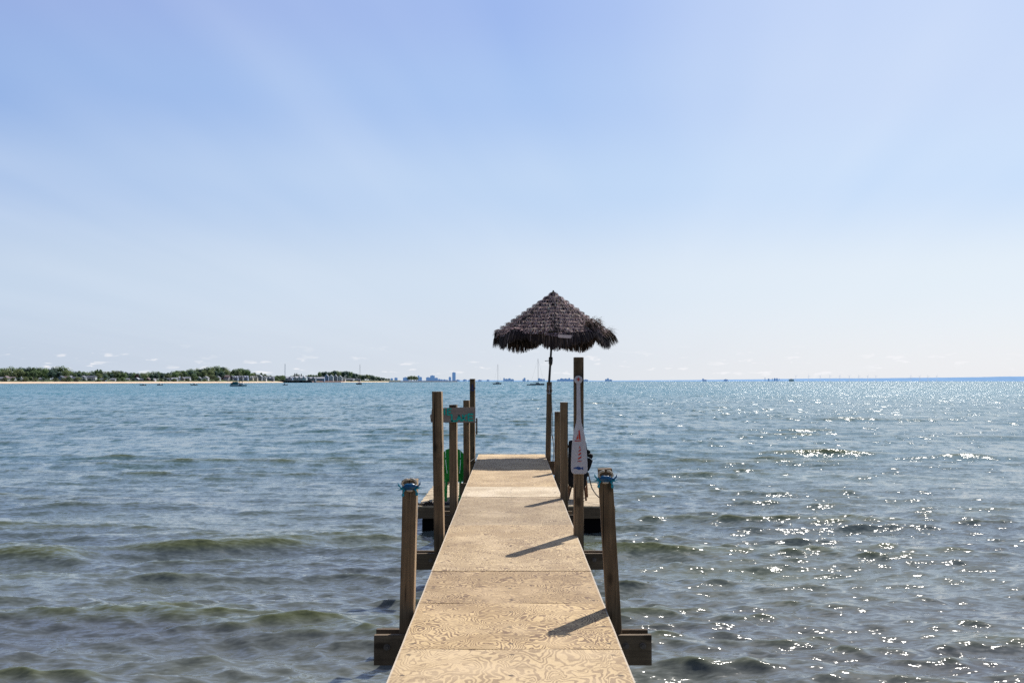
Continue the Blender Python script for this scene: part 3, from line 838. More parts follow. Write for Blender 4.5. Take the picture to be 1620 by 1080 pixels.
# ------------------------------------------------------------------ water
def build_water():
    th0, th1, NC = rad(-44), rad(44), 1500
    r = [1.6]
    while r[-1] < 420: r.append(r[-1] * 1.0043)
    nfine = len(r)
    while r[-1] < 32000: r.append(r[-1] * 1.12)
    r = np.array(r); th = np.linspace(th0, th1, NC)
    Rr, Th = np.meshgrid(r, th, indexing='ij')
    X = (Rr*np.sin(Th)).astype(np.float64); Y = (Rr*np.cos(Th)).astype(np.float64)
    rng = np.random.default_rng(11)
    Z = np.zeros_like(X); DX = np.zeros_like(X); DY = np.zeros_like(X)
    edge = np.clip((rad(44)-np.abs(Th))/rad(3), 0, 1)
    near = Rr < 500
    dr = Rr*.0043; dl = Rr*(th[1]-th[0])
    base_dir = rad(-96)   # waves run towards the viewer, a touch to the left
    N = 110
    lam = 5.2 * (0.16/5.2) ** (np.linspace(0, 1, N)) * rng.uniform(.93, 1.07, N)
    nf = nfine
    Xs, Ys = X[:nf], Y[:nf]
    dmax = np.maximum(dr, dl)[:nf]
    # slow patches that make wave groups
    g1 = .5+.5*np.sin(Xs*.31+Ys*.12+1.0)*np.sin(Ys*.23-Xs*.08+.4)
    g2 = .5+.5*np.sin(Xs*.19-Ys*.27+2.0)*np.sin(Ys*.11+Xs*.21+3.1)
    for i, L in enumerate(lam):
        k = 2*np.pi/L
        spread = rad(9) if L > 3 else (rad(15) if L > 1.2 else (rad(19) if L > .5 else rad(26)))
        a = base_dir + rng.normal()*spread
        kx, ky = k*np.cos(a), k*np.sin(a)
        slope = .009 if L > 3 else (.017 if L > 1.2 else (.032 if L > .5 else .050))
        A = slope / k
        ph = rng.uniform(0, 2*np.pi)
        # a wave the grid cannot carry is faded out
        fade = np.clip((L/np.maximum(dr[:nf], dl[:nf]) - 2.5)/3.0, 0, 1)
        gm = (.45 + 1.1*g1) if i % 2 else (.45 + 1.1*g2)
        A_ = A*fade*gm
        q = kx*Xs + ky*Ys + ph
        c, s = np.cos(q), np.sin(q)
        Z[:nf] += A_*c
        DX[:nf] -= A_*s*(kx/k)*.80; DY[:nf] -= A_*s*(ky/k)*.80
    # sharpen crests a little
    Z[:nf] += 2.5*np.clip(Z[:nf], 0, .09)**2
    # a few steeper wavelets rolling in, short crested
    def roller(px, py, halfw, hgt, skew, wl=1.0):
        y0 = CAMH*FPX/(py-602.7); x0 = (px-CX)/FPX*y0; hw = halfw/FPX*y0
        u = (Xs-x0)/hw; yy = Ys - (y0 + skew*(Xs-x0) + .12*np.sin((Xs-x0)*1.3+px))
        env = np.exp(-np.abs(u)**3)
        prof = np.where(yy < 0, np.exp(-(yy/(.26*wl))**2), np.exp(-(yy/(.75*wl))**2)) - .35*np.exp(-((yy+.62*wl)/(.38*wl))**2)
        return env*hgt*.46*prof
    for a in ((345, 866, 155, .40, .03, .95), (40, 884, 100, .30, .02, .9), (1500, 815, 90, .16, -.16), (1260, 822, 90, .05, .05),
              (1480, 885, 75, .08, 0.02), (1330, 950, 130, .09, -.10), (300, 976, 190, .05, .06, .8), (1560, 1020, 90, .07, .05, .8), (1120, 880, 60, .05, .0, .7),
              (200, 735, 70, .14, .1, 1.4), (420, 742, 110, .16, .12, 1.5), (100, 800, 80, .08, .0), (520, 800, 70, .07, .1), (1180, 700, 60, .08, .1, 1.2), (1400, 712, 60, .07, 0, 1.2), (1240, 748, 60, .07, -.1, 1.0)):
        Z[:nf] += roller(*a)
    Z *= edge; DX *= edge; DY *= edge
    X = X+DX; Y = Y+DY
    verts = np.stack([X, Y, Z], -1).reshape(-1, 3)
    nr, nc = Rr.shape
    idx = np.arange(nr*nc).reshape(nr, nc)
    faces = np.stack([idx[:-1,:-1], idx[:-1,1:], idx[1:,1:], idx[1:,:-1]], -1).reshape(-1, 4)
    # the rest of the lake, behind and beside: a coarse flat fan sharing the border
    extra_v = []; extra_f = []
    ths = np.linspace(rad(44), rad(316), 40)[1:-1]
    ring_r = [1.6, 40.0, 420.0, 5000.0, float(r[-1])]
    def nearest(rv): return int(np.argmin(np.abs(r-rv)))
    base = verts.shape[0]
    cols = []
    for t in ths:
        ids = []
        for rv in ring_r:
            rr = r[nearest(rv)]
            ids.append(base + len(extra_v)); extra_v.append((rr*math.sin(t), rr*math.cos(t), 0))
        cols.append(ids)
    first = [int(idx[nearest(rv), nc-1]) for rv in ring_r]; last = [int(idx[nearest(rv), 0]) for rv in ring_r]
    cols = [first] + cols + [last]
    for a, b in zip(cols, cols[1:]):
        for i in range(len(ring_r)-1): extra_f.append((a[i], b[i], b[i+1], a[i+1]))
    verts = np.concatenate([verts, np.array(extra_v)]); faces = np.concatenate([faces, np.array(extra_f)])
    me = bpy.data.meshes.new('water')
    nv, nfc = len(verts), len(faces)
    me.vertices.add(nv); me.vertices.foreach_set('co', verts.astype(np.float32).ravel())
    me.loops.add(nfc*4); me.loops.foreach_set('vertex_index', faces.astype(np.int32).ravel())
    me.polygons.add(nfc); me.polygons.foreach_set('loop_start', np.arange(0, nfc*4, 4, dtype=np.int32))
    me.polygons.foreach_set('loop_total', np.full(nfc, 4, dtype=np.int32))
    me.polygons.foreach_set('use_smooth', np.ones(nfc, dtype=bool))
    me.update(calc_edges=True)
    o = bpy.data.objects.new('water', me); COL.objects.link(o)
    o['kind'] = 'structure'
    # normals must look up
    if me.polygons[0].normal.z < 0: me.flip_normals()
    return o
water = build_water()
m, t, b = newmat('lake water')
geo = t.n('ShaderNodeNewGeometry'); pos = geo.outputs['Position']
xyz = t.sep(pos)
dist = t.m('POWER', t.m('ADD', t.m('MULTIPLY', xyz[0], xyz[0]), t.m('MULTIPLY', xyz[1], xyz[1])), .5)
flat = t.comb(xyz[0], xyz[1], 0)
# ripples too small for the mesh, as random facet slopes; each band fades with distance where it cannot be seen
def slope_band(sx, sy, amp, w, fade0=None, fade1=None, detail=2.0, rough=.55):
    n = t.noise(t.vm('MULTIPLY', flat, (sx, sy, 1)), 1.0, detail, rough, .3, '4D', w, out=1)
    v = t.vm('SUBTRACT', n, (.5, .5, .5))
    v = t.vm('MULTIPLY', v, (amp*.7, amp, 0))
    if fade0 is not None:
        v = t.vm('SCALE', v, t.maprange(dist, fade0, fade1, 1, 0) if fade1 > fade0 else t.maprange(dist, fade1, fade0, 0, 1))
    return v
s = slope_band(9.0, 26.0, 1.05, 1.0)
s = t.vm('ADD', s, slope_band(1.3, 8.0, .80, 2.0))
# farther out the chop is all carried by facets; gusts gather it into brighter and calmer patches
gust = t.noise(t.vm('MULTIPLY', flat, (.035, .07, 1)), 1.0, 3, .6)
farch = t.m('MULTIPLY', t.maprange(dist, 9, 42, .10, 1.0), t.maprange(gust, .3, .7, .55, 1.35))
fb = t.vm('ADD', slope_band(2.6, .9, .95, 7.0, detail=1.0), t.vm('SCALE', slope_band(1.2, .30, 1.3, 9.0, detail=2.0), t.maprange(dist, 20, 70, 0, 1)))
fb = t.vm('ADD', fb, t.vm('SCALE', slope_band(.55, .03, 1.2, 12.0, detail=1.0), t.maprange(dist, 150, 400, 0, 1)))
s = t.vm('ADD', s, t.vm('SCALE', fb, farch))
s = t.vm('ADD', s, slope_band(.8, 2.2, .8, 3.0, 90, 25))
s = t.vm('ADD', s, slope_band(.16, .9, .65, 4.0, 160, 50))
# past the resolved waves: the tilt of the wave fronts, which run in towards the beach
s = t.vm('ADD', s, t.vm('SCALE', (0, -.15, 0), t.maprange(dist, 30, 220, 0, 1)))
up = t.vm('ADD', geo.outputs['Normal'], s)
nrm = t.vm('NORMALIZE', up)
t.put(b.inputs['Normal'], nrm)
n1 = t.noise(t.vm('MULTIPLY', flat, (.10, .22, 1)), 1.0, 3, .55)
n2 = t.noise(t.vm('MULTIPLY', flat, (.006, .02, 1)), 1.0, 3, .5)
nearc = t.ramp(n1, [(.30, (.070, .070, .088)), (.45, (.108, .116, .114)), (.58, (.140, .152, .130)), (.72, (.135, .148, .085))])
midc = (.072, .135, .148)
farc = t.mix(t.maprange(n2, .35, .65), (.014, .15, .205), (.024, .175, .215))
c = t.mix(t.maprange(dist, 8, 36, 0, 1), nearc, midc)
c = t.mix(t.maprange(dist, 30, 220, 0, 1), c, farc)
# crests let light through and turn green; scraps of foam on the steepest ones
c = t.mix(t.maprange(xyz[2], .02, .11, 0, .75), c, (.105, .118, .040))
fo = t.noise(flat, 26, 3, .7)
foam = t.m('MULTIPLY', t.maprange(xyz[2], .17, .22, 0, 1), t.maprange(fo, .56, .62, 0, 1))
c = t.mix(foam, c, (.7, .72, .72))
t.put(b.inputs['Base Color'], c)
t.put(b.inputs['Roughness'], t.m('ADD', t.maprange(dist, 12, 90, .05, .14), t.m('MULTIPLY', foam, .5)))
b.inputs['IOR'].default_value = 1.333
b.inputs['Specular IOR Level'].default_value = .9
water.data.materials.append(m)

# ------------------------------------------------------------------ left shore
SH = [(-260, 930), (-100, 960), (0, 1000), (120, 1060), (240, 1180), (330, 1300), (400, 1440), (470, 1720), (560, 2050), (620, 2350), (665, 2700), (724, 3100)]
def shore_d(px):
    for (a, da), (b_, db) in zip(SH, SH[1:]):
        if px <= b_: return da + (db-da)*(px-a)/(b_-a)
    return SH[-1][1]
def shore_pt(px, back, z):
    d = shore_d(px) + back
    return Vector((WX(px, d), d, z))
def strip(name, mat, pxs, prof, kind='structure', zf=None):
    mb = MB(); m_ = len(prof); rs = random.Random(2)
    for px in pxs:
        for bk, z in prof:
            j = rs.uniform(-1, 1)
            mb.v.append(shore_pt(px, bk + j*(1.2 if bk > 0 else 0), z + (zf(px, bk) if zf else 0) + j*.12*(bk > 2)))
    for i in range(len(pxs)-1):
        for k in range(m_-1): q = i*m_+k; mb.f.append((q, q+m_, q+m_+1, q+1))
    o = obj(name, mb, mat, None, (-300, 1200, 0), smooth=True); o['kind'] = kind; return o
SAND = simple('pale beach sand', (.66, .50, .36), .95, .12, .05)
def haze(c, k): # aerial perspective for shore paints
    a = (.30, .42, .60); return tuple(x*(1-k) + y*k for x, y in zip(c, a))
strip('beach', SAND, list(range(-260, 466, 5)) + [468], [(-8, -.5), (0, .02), (6, .8), (20, 1.75), (30, 1.9)])
strip('sand_spit', SAND, list(range(540, 625, 4)), [(-8, -.5), (0, .02), (6, .8), (20, 1.6), (30, 1.7)])
BANK = simple('grassy bank', (.06, .085, .035), .95, .4, .06)
def hill(px, bk):
    if bk < 40: return 0
    return 5.0*math.exp(-((px-350)/55)**2)*min(1, (bk-40)/60)
strip('shore_land', BANK, list(range(-260, 636, 6)), [(24, 1.4), (30, 2.6), (36, 3.2), (60, 3.6), (120, 4.2), (300, 4.6), (700, 3.0)], zf=hill)
# sea wall of dark stone along the point
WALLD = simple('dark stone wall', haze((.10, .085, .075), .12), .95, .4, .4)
def wall_strip(name, px0, px1, h, back, label, cat, mat):
    mb = MB(); n_ = int((px1-px0)/3)+1; rs = random.Random(9)
    for i in range(n_+1):
        px = px0 + (px1-px0)*i/n_; hh = h*(1 + rs.uniform(-.12, .12))
        for bk, z in ((back-5, -.6), (back, hh), (back+6, hh*.95), (back+9, -.6)): mb.v.append(shore_pt(px, bk, z))
    for i in range(n_):
        for k in range(3): q = i*4+k; mb.f.append((q, q+4, q+5, q+1))
    mb.f.append((0,1,2,3)); q = n_*4; mb.f.append((q+3, q+2, q+1, q))
    return tag(obj(name, mb, mat, None, shore_pt((px0+px1)/2, back, 0)), label, cat)
wall_strip('sea_wall', 484, 545, 2.6, 14, 'low dark reddish sea wall in front of the white waterfront houses on the point', 'sea wall', simple('reddish wall', (.17, .105, .09), .9, .3, .5))
wall_strip('breakwater', 616, 724, 3.1, 2, 'long low brown breakwater running out from the end of the point', 'breakwater', WALLD)

# trees --------------------------------------------------------------------------------
def leaf_mat(name, a, b_, k=0.0):
    m, t, bs = newmat(name)
    tc = t.n('ShaderNodeTexCoord').outputs['Object']; rnd = t.n('ShaderNodeObjectInfo').outputs['Random']
    nz = t.noise(t.vm('ADD', tc, t.comb(t.m('MULTIPLY', rnd, 50), rnd, rnd)), .42, 3, .6)
    at = t.n('ShaderNodeAttribute', attribute_name='tint')
    c = t.ramp(nz, [(.35, a), (.62, b_)])
    c = t.mix(1.0, c, at.outputs['Color'], 'MULTIPLY')
    f = t.m('ADD', .8, t.m('MULTIPLY', rnd, .45))
    c = t.mix(1.0, c, t.comb(f, f, t.m('MULTIPLY', f, .95)), 'MULTIPLY')
    c = t.mix(k, c, (.26, .34, .42))  # air haze mixed into the leaf colour
    t.put(bs.inputs['Base Color'], c)
    bs.inputs['Roughness'].default_value = .7; bs.inputs['Specular IOR Level'].default_value = .2
    tr = t.n('ShaderNodeBsdfTranslucent'); t.put(tr.inputs['Color'], c)
    mx = t.n('ShaderNodeMixShader'); mx.inputs[0].default_value = .38
    t.L.new(bs.outputs[0], mx.inputs[1]); t.L.new(tr.outputs[0], mx.inputs[2])
    t.L.new(mx.outputs[0], m.node_tree.nodes['Material Output'].inputs['Surface'])
    return m
LEAF = leaf_mat('green foliage', (.085, .15, .038), (.22, .32, .085), .15)
LEAFD = leaf_mat('dark green foliage', (.045, .10, .042), (.12, .20, .155), .15)
LEAFO = leaf_mat('olive foliage', (.13, .165, .048), (.28, .33, .12), .15)
LEAFR = leaf_mat('dark red foliage', (.06, .030, .028), (.12, .05, .045), .05)
BARK = simple('bark', (.11, .085, .065), .9, .3, 2)
def tree_proto(name, h, w, leaf, seed, kind='round'):
    rt = random.Random(seed)
    root = thing(name, 'tree', 'tree', (0, 0, 0))
    mb = MB(); th_ = h*(.42 if kind != 'conifer' else .9)
    mb.tube([(0,0,-.5), (.1,0,th_*.5), (.05,.05,th_)], [h*.022, h*.016, h*.008], 7)
    if kind != 'conifer':
        for k in range(6):
            a = rt.uniform(0, 6.28); z = th_*rt.uniform(.55, .95); rr = w*.30
            mb.tube([(0,0,z), (math.cos(a)*rr*.5, math.sin(a)*rr*.5, z+h*.12), (math.cos(a)*rr, math.sin(a)*rr, z+h*.28)], [h*.009, h*.006, h*.003], 5)
    obj('trunk', mb, BARK, root, (0,0,0))
    mb = MB()
    clumps = []
    if kind == 'conifer':
        for k in range(26):
            z = h*(.12+.86*k/26); rr = w*.5*(1-k/27)**.9
            for q in range(4):
                a = rt.uniform(0, 6.28); clumps.append((Vector((math.cos(a)*rr*.6, math.sin(a)*rr*.6, z)), max(.35, rr*.55)))
    else:
        nc = 17 if kind == 'round' else 13
        for k in range(nc):
            a = rt.uniform(0, 6.28); u = rt.random()**.5
            zz = rt.uniform(.30, .93) if kind == 'round' else rt.uniform(.22, .95)
            wr = math.sin(min(1, (1-zz)*1.6+.12)*math.pi*.5) if zz > .5 else (.75 + .3*zz)
            clumps.append((Vector((math.cos(a)*w*.36*u*wr, math.sin(a)*w*.36*u*wr, h*zz - h*.10)), w*rt.uniform(.18, .27)))
        clumps.append((Vector((0, 0, h*.76)), w*.28)); clumps.append((Vector((w*.05, 0, h*.55)), w*.34))
    ln = .55*h/14
    for c_, r_ in clumps:
        nl = int(60 if kind != 'conifer' else 12)
        for q in range(nl):
            v = Vector((rt.gauss(0,1), rt.gauss(0,1), rt.gauss(0,1))).normalized()
            p = c_ + v*r_*rt.uniform(.65, 1.08)
            nn_ = (v + Vector((rt.uniform(-.6,.6), rt.uniform(-.6,.6), rt.uniform(-.2,.9)))).normalized()
            a = nn_.orthogonal().normalized(); bb = nn_.cross(a)
            s1 = ln*rt.uniform(.6, 1.25); s2 = s1*rt.uniform(.6, 1.0)
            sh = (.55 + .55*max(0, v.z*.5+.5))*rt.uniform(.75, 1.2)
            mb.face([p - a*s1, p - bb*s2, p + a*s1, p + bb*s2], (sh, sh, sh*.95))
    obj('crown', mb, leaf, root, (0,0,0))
    return root
protos = [tree_proto('tree', 14, 12, LEAF, 1), tree_proto('tree', 14, 11, LEAFD, 2), tree_proto('tree', 14, 12.5, LEAFO, 3),
          tree_proto('tree', 14, 9, LEAF, 4, 'oval'), tree_proto('tree', 14, 13, LEAF, 5), tree_proto('tree', 14, 8, LEAFD, 6, 'oval'), tree_proto('tree', 14, 11, LEAFO, 8)]
conif = tree_proto('conifer', 14, 5.5, LEAFD, 7, 'conifer')
redt = tree_proto('tree', 14, 9, LEAFR, 9)
used = set()
def place_tree(proto, px, back, top_y=None, h=None, label='', group=None, wid=1.0, zbase=None):
    o = proto if proto.name not in used else copy_tree(proto)
    used.add(proto.name)
    d = shore_d(px) + back; z0 = (3.2 + hill(px, back)) if zbase is None else zbase
    if h is None: h = max(3.0, CAMH + (602.7 - top_y)/FPX*d - z0)
    s_ = h/14.0
    o.location = (WX(px, d), d, z0); sw = (.55*s_ + .45)*wid*1.15; o.scale = (sw, sw, s_); o.rotation_euler.z = R.uniform(0, 6.28)
    o['label'] = label; o['category'] = 'tree'
    if group: o['group'] = group
    elif 'group' in o: del o['group']
    return o
TOP = [(-120,582),(0,582),(8,581),(18,580),(28,579.6),(40,579.8),(52,579.5),(60,580.5),(70,580),(78,582),(88,579.5),(100,579.3),(109,581),(113,586),(121,585.5),(134.5,586),(139,588),(152,584.5),(159,583.5),(165.5,585.5),(168,588),(172,586),(185.5,584),(199,585),(205,588),(221,589),(232,588.5),(249,586.5),(260,587.5),(265.5,590),(269,587),(276,586.5),(283,585),(290,584.5),(311,583),(317,581),(328,579.5),(337,579.5),(344,579),(355,578.5),(360,580),(363,586),(368.5,586),(374,583),(381,581.5),(389,581.5),(394.5,584.5),(398,589),(403,588),(408,591),(414,588),(424,592),(433,594),(445.5,592.5),(455.5,595),(464.5,592),(480,593),(495.5,592),(502,592),(505,587),(513,585),(522,587),(529,584.5),(535.5,587),(547,584.5),(553,586),(560,588),(571,592),(580,591.5),(588,592),(593,595),(604.5,596),(617,598.5)]
def topy(px):
    for (a, ya), (b_, yb) in zip(TOP, TOP[1:]):
        if px <= b_: return ya + (yb-ya)*(px-a)/(b_-a)
    return 599
zones = [(-200, 112, 'leafy green tree in the tall wood at the far left of the shore', 'trees of the tall wood at the left end of the shore'),
         (112, 300, 'leafy green tree in the lower wood between the left wood and the hill', 'trees of the lower wood along the beach'),
         (300, 366, 'leafy tree on the rounded wooded hill above the beach cottages', 'trees on the wooded hill'),
         (366, 470, 'leafy tree behind the row houses and the dark wharf', 'trees behind the row houses'),
         (470, 700, 'leafy tree on the point behind the white gabled houses', 'trees on the point')]
def zone(px):
    for a, b_, l, g in zones:
        if a <= px < b_: return l, g
    return zones[-1][2:]
px = -60.0
while px < 617:
    l, g = zone(px)
    d = shore_d(px)
    place_tree(R.choice(protos), px, R.uniform(75, 110), top_y=topy(px) + R.uniform(-.5, 1.2), label=l, group=g, wid=R.uniform(.85, 1.1))
    px += R.uniform(5.5, 8.0) * (1050/d)**.75
px = -56.0
while px < 400:
    l, g = zone(px); ty = topy(px)
    base = 602.7 - 3
    place_tree(R.choice(protos), px, R.uniform(55, 72), top_y=ty + (base-ty)*R.uniform(.12, .38), label=l, group=g, wid=R.uniform(.9, 1.15))
    px += R.uniform(8.0, 12.0) * (1050/shore_d(px))**.75
for px_, ty_ in ((441, 594), (437, 596), (447, 593.5), (575, 592.5), (590, 593.5), (600, 596.5), (607, 597)):
    l, g = zone(px_); place_tree(R.choice(protos), px_, 50, top_y=ty_, label=l, group=g, zbase=2.5, wid=1.3)
px = -40.0
while px < 366:
    l, g = zone(px)
    place_tree(R.choice(protos), px, R.uniform(27, 34), h=R.uniform(2.6, 5.2), zbase=2.4, label='low bushy tree between the cottages right behind the beach', group='low trees right behind the beach', wid=R.uniform(.8, 1.1))
    px += R.uniform(7, 22)
place_tree(redt, 217, 50, top_y=591, label='dark red leaved tree among the green trees behind the beach')
place_tree(protos[4], 307, 40, top_y=591, label='rounded olive green tree in front of the hill between two cottages', wid=1.2)
place_tree(protos[2], 336, 38, top_y=592, label='bushy olive green tree at the foot of the wooded hill', wid=1.1)
place_tree(protos[3], 194, 40, top_y=597, label='low dark tree standing out on the sand in front of the lower wood')
for px_, ty_, lab in ((155, 583.5, 'pointed conifer rising above the lower wood, left one of the pair'), (159.5, 583.8, 'pointed conifer rising above the lower wood, right one of the pair')):
    place_tree(conif, px_, 100, top_y=ty_, label=lab)
for px_ in (467, 470, 473.5, 477):
    place_tree(conif, px_, 70, top_y=590.5 + R.uniform(-1, 1.5), label='thin dark conifer in the small row above the dark wharf', group='conifers above the wharf')
# the clump near the end of the breakwater
for px_, ty_ in ((647, 594.5), (651, 593.6), (655.5, 593.8), (659, 595)):
    place_tree(protos[2], px_, 40, top_y=ty_, zbase=2, label='pale olive tree in the isolated clump near the end of the breakwater', group='isolated clump of trees', wid=.95)
mb = MB()
for px_ in range(630, 670, 4):
    for bk, z in ((12, 1.5), (50, 3), (90, 1)): mb.v.append(shore_pt(px_, bk, z))
for i in range(9):
    for k in range(2): q = i*3+k; mb.f.append((q, q+3, q+4, q+1))
obj('low_islet_ground', mb, BANK, None, shore_pt(650, 40, 0), smooth=True)['kind'] = 'structure'

# houses ---------------------------------------------------------------------------------
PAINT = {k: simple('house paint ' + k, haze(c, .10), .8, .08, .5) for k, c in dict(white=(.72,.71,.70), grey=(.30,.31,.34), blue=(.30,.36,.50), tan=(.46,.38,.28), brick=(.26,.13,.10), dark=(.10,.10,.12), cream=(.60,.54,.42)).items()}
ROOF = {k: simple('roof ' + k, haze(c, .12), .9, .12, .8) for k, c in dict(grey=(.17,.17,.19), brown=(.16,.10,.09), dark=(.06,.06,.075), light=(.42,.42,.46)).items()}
GLASS = simple('dark window glass', (.03, .04, .055), .2, .2, 1, spec=.6)
def house(x0, x1, ytop, ybase, back, wall, roof, label, gable='side', group=None, dormers=0, nw=3, storeys=1, name='house', cat='house', porch=False):
    d = shore_d((x0+x1)/2) + back
    A = W(x0, ybase, d); B = W(x1, ytop, d); w = B.x-A.x; zb = max(A.z, .5); H = B.z - zb
    dep = min(max(w*.6, 6), 14); cx = (A.x+B.x)/2
    root = thing(name, label, cat, (cx, d, zb), 0, group)
    hw = H*(.55 if gable == 'side' else .52)
    if storeys == 2: hw = H*.66
    def Q(x, y, z): return Vector((cx+x, d+y, zb+z))
    mb = MB().box(Q(-w/2, 0, -1.0), Q(w/2, dep, hw))
    if gable == 'front':
        n = len(mb.v); mb.v += [Q(-w/2, 0, hw), Q(w/2, 0, hw), Q(0, 0, H-.15), Q(-w/2, dep, hw), Q(w/2, dep, hw), Q(0, dep, H-.15)]
        mb.f += [(n, n+1, n+2), (n+5, n+4, n+3)]
    else:
        n = len(mb.v); mb.v += [Q(-w/2, 0, hw), Q(-w/2, dep, hw), Q(-w/2, dep/2, H-.15), Q(w/2, 0, hw), Q(w/2, dep, hw), Q(w/2, dep/2, H-.15)]
        mb.f += [(n+2, n+1, n), (n+3, n+4, n+5)]
    obj('wall', mb, PAINT[wall], root, Q(0,0,0))
    mb = MB(); e = .45
    if gable == 'front':
        for s in (-1, 1):
            a_, b__, c__, d__ = Q(0, -e, H), Q(0, dep+e, H), Q(s*(w/2+e), dep+e, hw-.2), Q(s*(w/2+e), -e, hw-.2)
            n = len(mb.v); off = Vector((0,0,-.22)); mb.v += [a_, b__, c__, d__, a_+off, b__+off, c__+off, d__+off]
            mb.f += [(n,n+1,n+2,n+3), (n+7,n+6,n+5,n+4), (n,n+3,n+7,n+4), (n+1,n+5,n+6,n+2), (n+3,n+2,n+6,n+7)]
    else:
        for s in (-1, 1):
            ye = -e if s < 0 else dep+e
            a_, b__, c__, d__ = Q(-w/2-e, dep/2, H), Q(w/2+e, dep/2, H), Q(w/2+e, ye, hw-.2), Q(-w/2-e, ye, hw-.2)
            n = len(mb.v); off = Vector((0,0,-.22)); mb.v += [a_, b__, c__, d__, a_+off, b__+off, c__+off, d__+off]
            mb.f += [(n,n+1,n+2,n+3), (n+7,n+6,n+5,n+4), (n,n+3,n+7,n+4), (n+1,n+5,n+6,n+2), (n+3,n+2,n+6,n+7)]
    rf_ = obj('roof', mb, ROOF[roof], root, Q(0, 0, hw))
    for st in range(storeys):
        for k in range(nw):
            x = -w/2 + w*(k+.5)/nw; ww = min(1.5, w/nw*.5); z0 = hw*(st+.28)/storeys; z1 = hw*(st+.78)/storeys
            obj('window', MB().box(Q(x-ww/2, -.06, z0), Q(x+ww/2, .05, z1)), GLASS, root, Q(x, 0, z0))
    for k in range(dormers):
        x = -w/2 + w*(k+.5)/dormers; dw = w/dormers*.42; zz = hw + (H-hw)*.12
        mb = MB().prism([(Q(x-dw/2,0,0).x, zb+zz), (Q(x+dw/2,0,0).x, zb+zz), (Q(x+dw/2,0,0).x, zb+zz+(H-hw)*.5), (Q(x,0,0).x, zb+H*1.0+.1), (Q(x-dw/2,0,0).x, zb+zz+(H-hw)*.5)], d + .4, d + dep*.5)
        dm = obj('dormer', mb, PAINT[wall], rf_, Q(x, 0, zz))
    if porch:
        mb = MB().box(Q(-w*.42, -2.6, 0), Q(w*.42, -.02, .35)); mb.box(Q(-w*.45, -2.8, hw*.62), Q(w*.45, -.02, hw*.70))
        for x in (-.4, -.14, .14, .4): mb.box(Q(x*w-.1, -2.6, .35), Q(x*w+.1, -2.4, hw*.62))
        obj('porch', mb, PAINT['white'], root, Q(0, -1, 0))
    return root
H_ = house
H_(-8, 4, 596, 601.5, 40, 'grey', 'grey', 'grey cottage cut by the left edge of the picture')
H_(5.5, 11, 594.3, 601.3, 34, 'white', 'brown', 'white cottage with a gable facing the lake at the left end of the shore', 'front', nw=2)
H_(10.5, 22, 595.8, 600.8, 40, 'white', 'brown', 'long white bungalow wing beside the gabled cottage on the far left', nw=4)
H_(33, 37, 597.5, 600.5, 42, 'white', 'light', 'small white hut under the tall left wood', nw=1)
H_(46, 51, 595.5, 600.5, 52, 'tan', 'brown', 'small tan cottage half hidden in the tall left wood', 'front', nw=1)
H_(61, 66, 597, 601, 48, 'grey', 'grey', 'small grey cottage hidden deep in the tall left wood', nw=2)
H_(91.5, 98.5, 594.2, 601.4, 40, 'blue', 'dark', 'pale blue gabled house at the right end of the tall wood', 'front', nw=2, storeys=2)
H_(99, 106, 594.8, 601.4, 45, 'brick', 'brown', 'red brown house beside the pale blue gabled house', nw=2)
H_(107, 112.5, 593.8, 601.8, 46, 'tan', 'grey', 'tan house at the gap between the two woods', 'front', nw=2)
H_(113, 122, 595.5, 602, 38, 'dark', 'dark', 'dark timber cottage at the gap between the woods', nw=3)
H_(126, 134, 593.8, 601, 44, 'white', 'grey', 'white house left of the wide dark roofed villa', 'front', nw=2, storeys=2)
H_(136, 150.5, 593.9, 601, 42, 'white', 'dark', 'wide white villa with a dark roof in the lower wood', nw=5, storeys=2, porch=True)
H_(157, 166, 598, 602.3, 34, 'blue', 'dark', 'low blue boathouse near the sand right of the wide villa', nw=2)
H_(175, 182, 598, 602, 34, 'white', 'grey', 'small low white pavilion on the sand below the lower wood', nw=3)
H_(198, 204, 598, 601.8, 40, 'tan', 'grey', 'small tan cottage in the lower wood right of the pavilion', nw=2)
H_(212, 219, 597, 601.8, 40, 'grey', 'light', 'grey cottage below the dark red tree', 'front', nw=2)
H_(220, 226, 598, 602, 36, 'white', 'dark', 'low white cottage right of the dark red tree', nw=3)
H_(229, 236, 597, 602.4, 36, 'brick', 'brown', 'brown steep roofed cottage on the beach', 'front', nw=2)
H_(237, 245, 598.5, 602.2, 34, 'white', 'light', 'low white shed beside the brown steep roofed cottage', nw=3)
H_(260, 268, 597.5, 602.4, 36, 'dark', 'dark', 'dark cottage behind the moored boats left of the hill', nw=3)
H_(271, 280, 597, 602.4, 34, 'grey', 'light', 'grey cottage with a pale roof left of the hill', nw=3)
H_(274, 284, 595, 600, 60, 'blue', 'light', 'pale blue upper house behind the grey cottage left of the hill', nw=3)
H_(285, 291, 596.2, 602.2, 38, 'tan', 'grey', 'narrow tan house at the foot of the hill', 'front', nw=2, storeys=2)
H_(292, 300, 595.6, 602, 40, 'white', 'grey', 'white two storey house at the left foot of the hill', nw=3, storeys=2)
H_(311, 317, 595.5, 601.5, 42, 'blue', 'grey', 'small pale blue house on the lower hill slope', 'front', nw=2)
H_(320, 329, 595, 601.8, 40, 'white', 'light', 'white house with a pale roof below the middle of the hill', 'front', nw=3, storeys=2)
H_(341, 347.5, 594.6, 601, 42, 'white', 'grey', 'white gabled house right of the bushy tree under the hill', 'front', nw=2)
H_(349, 362, 593, 600.8, 44, 'brick', 'brown', 'wide reddish brick house at the right foot of the hill', nw=4, storeys=2)
H_(354, 362, 596.3, 601.3, 38, 'white', 'light', 'white sunroom house in front of the reddish brick house', nw=3)
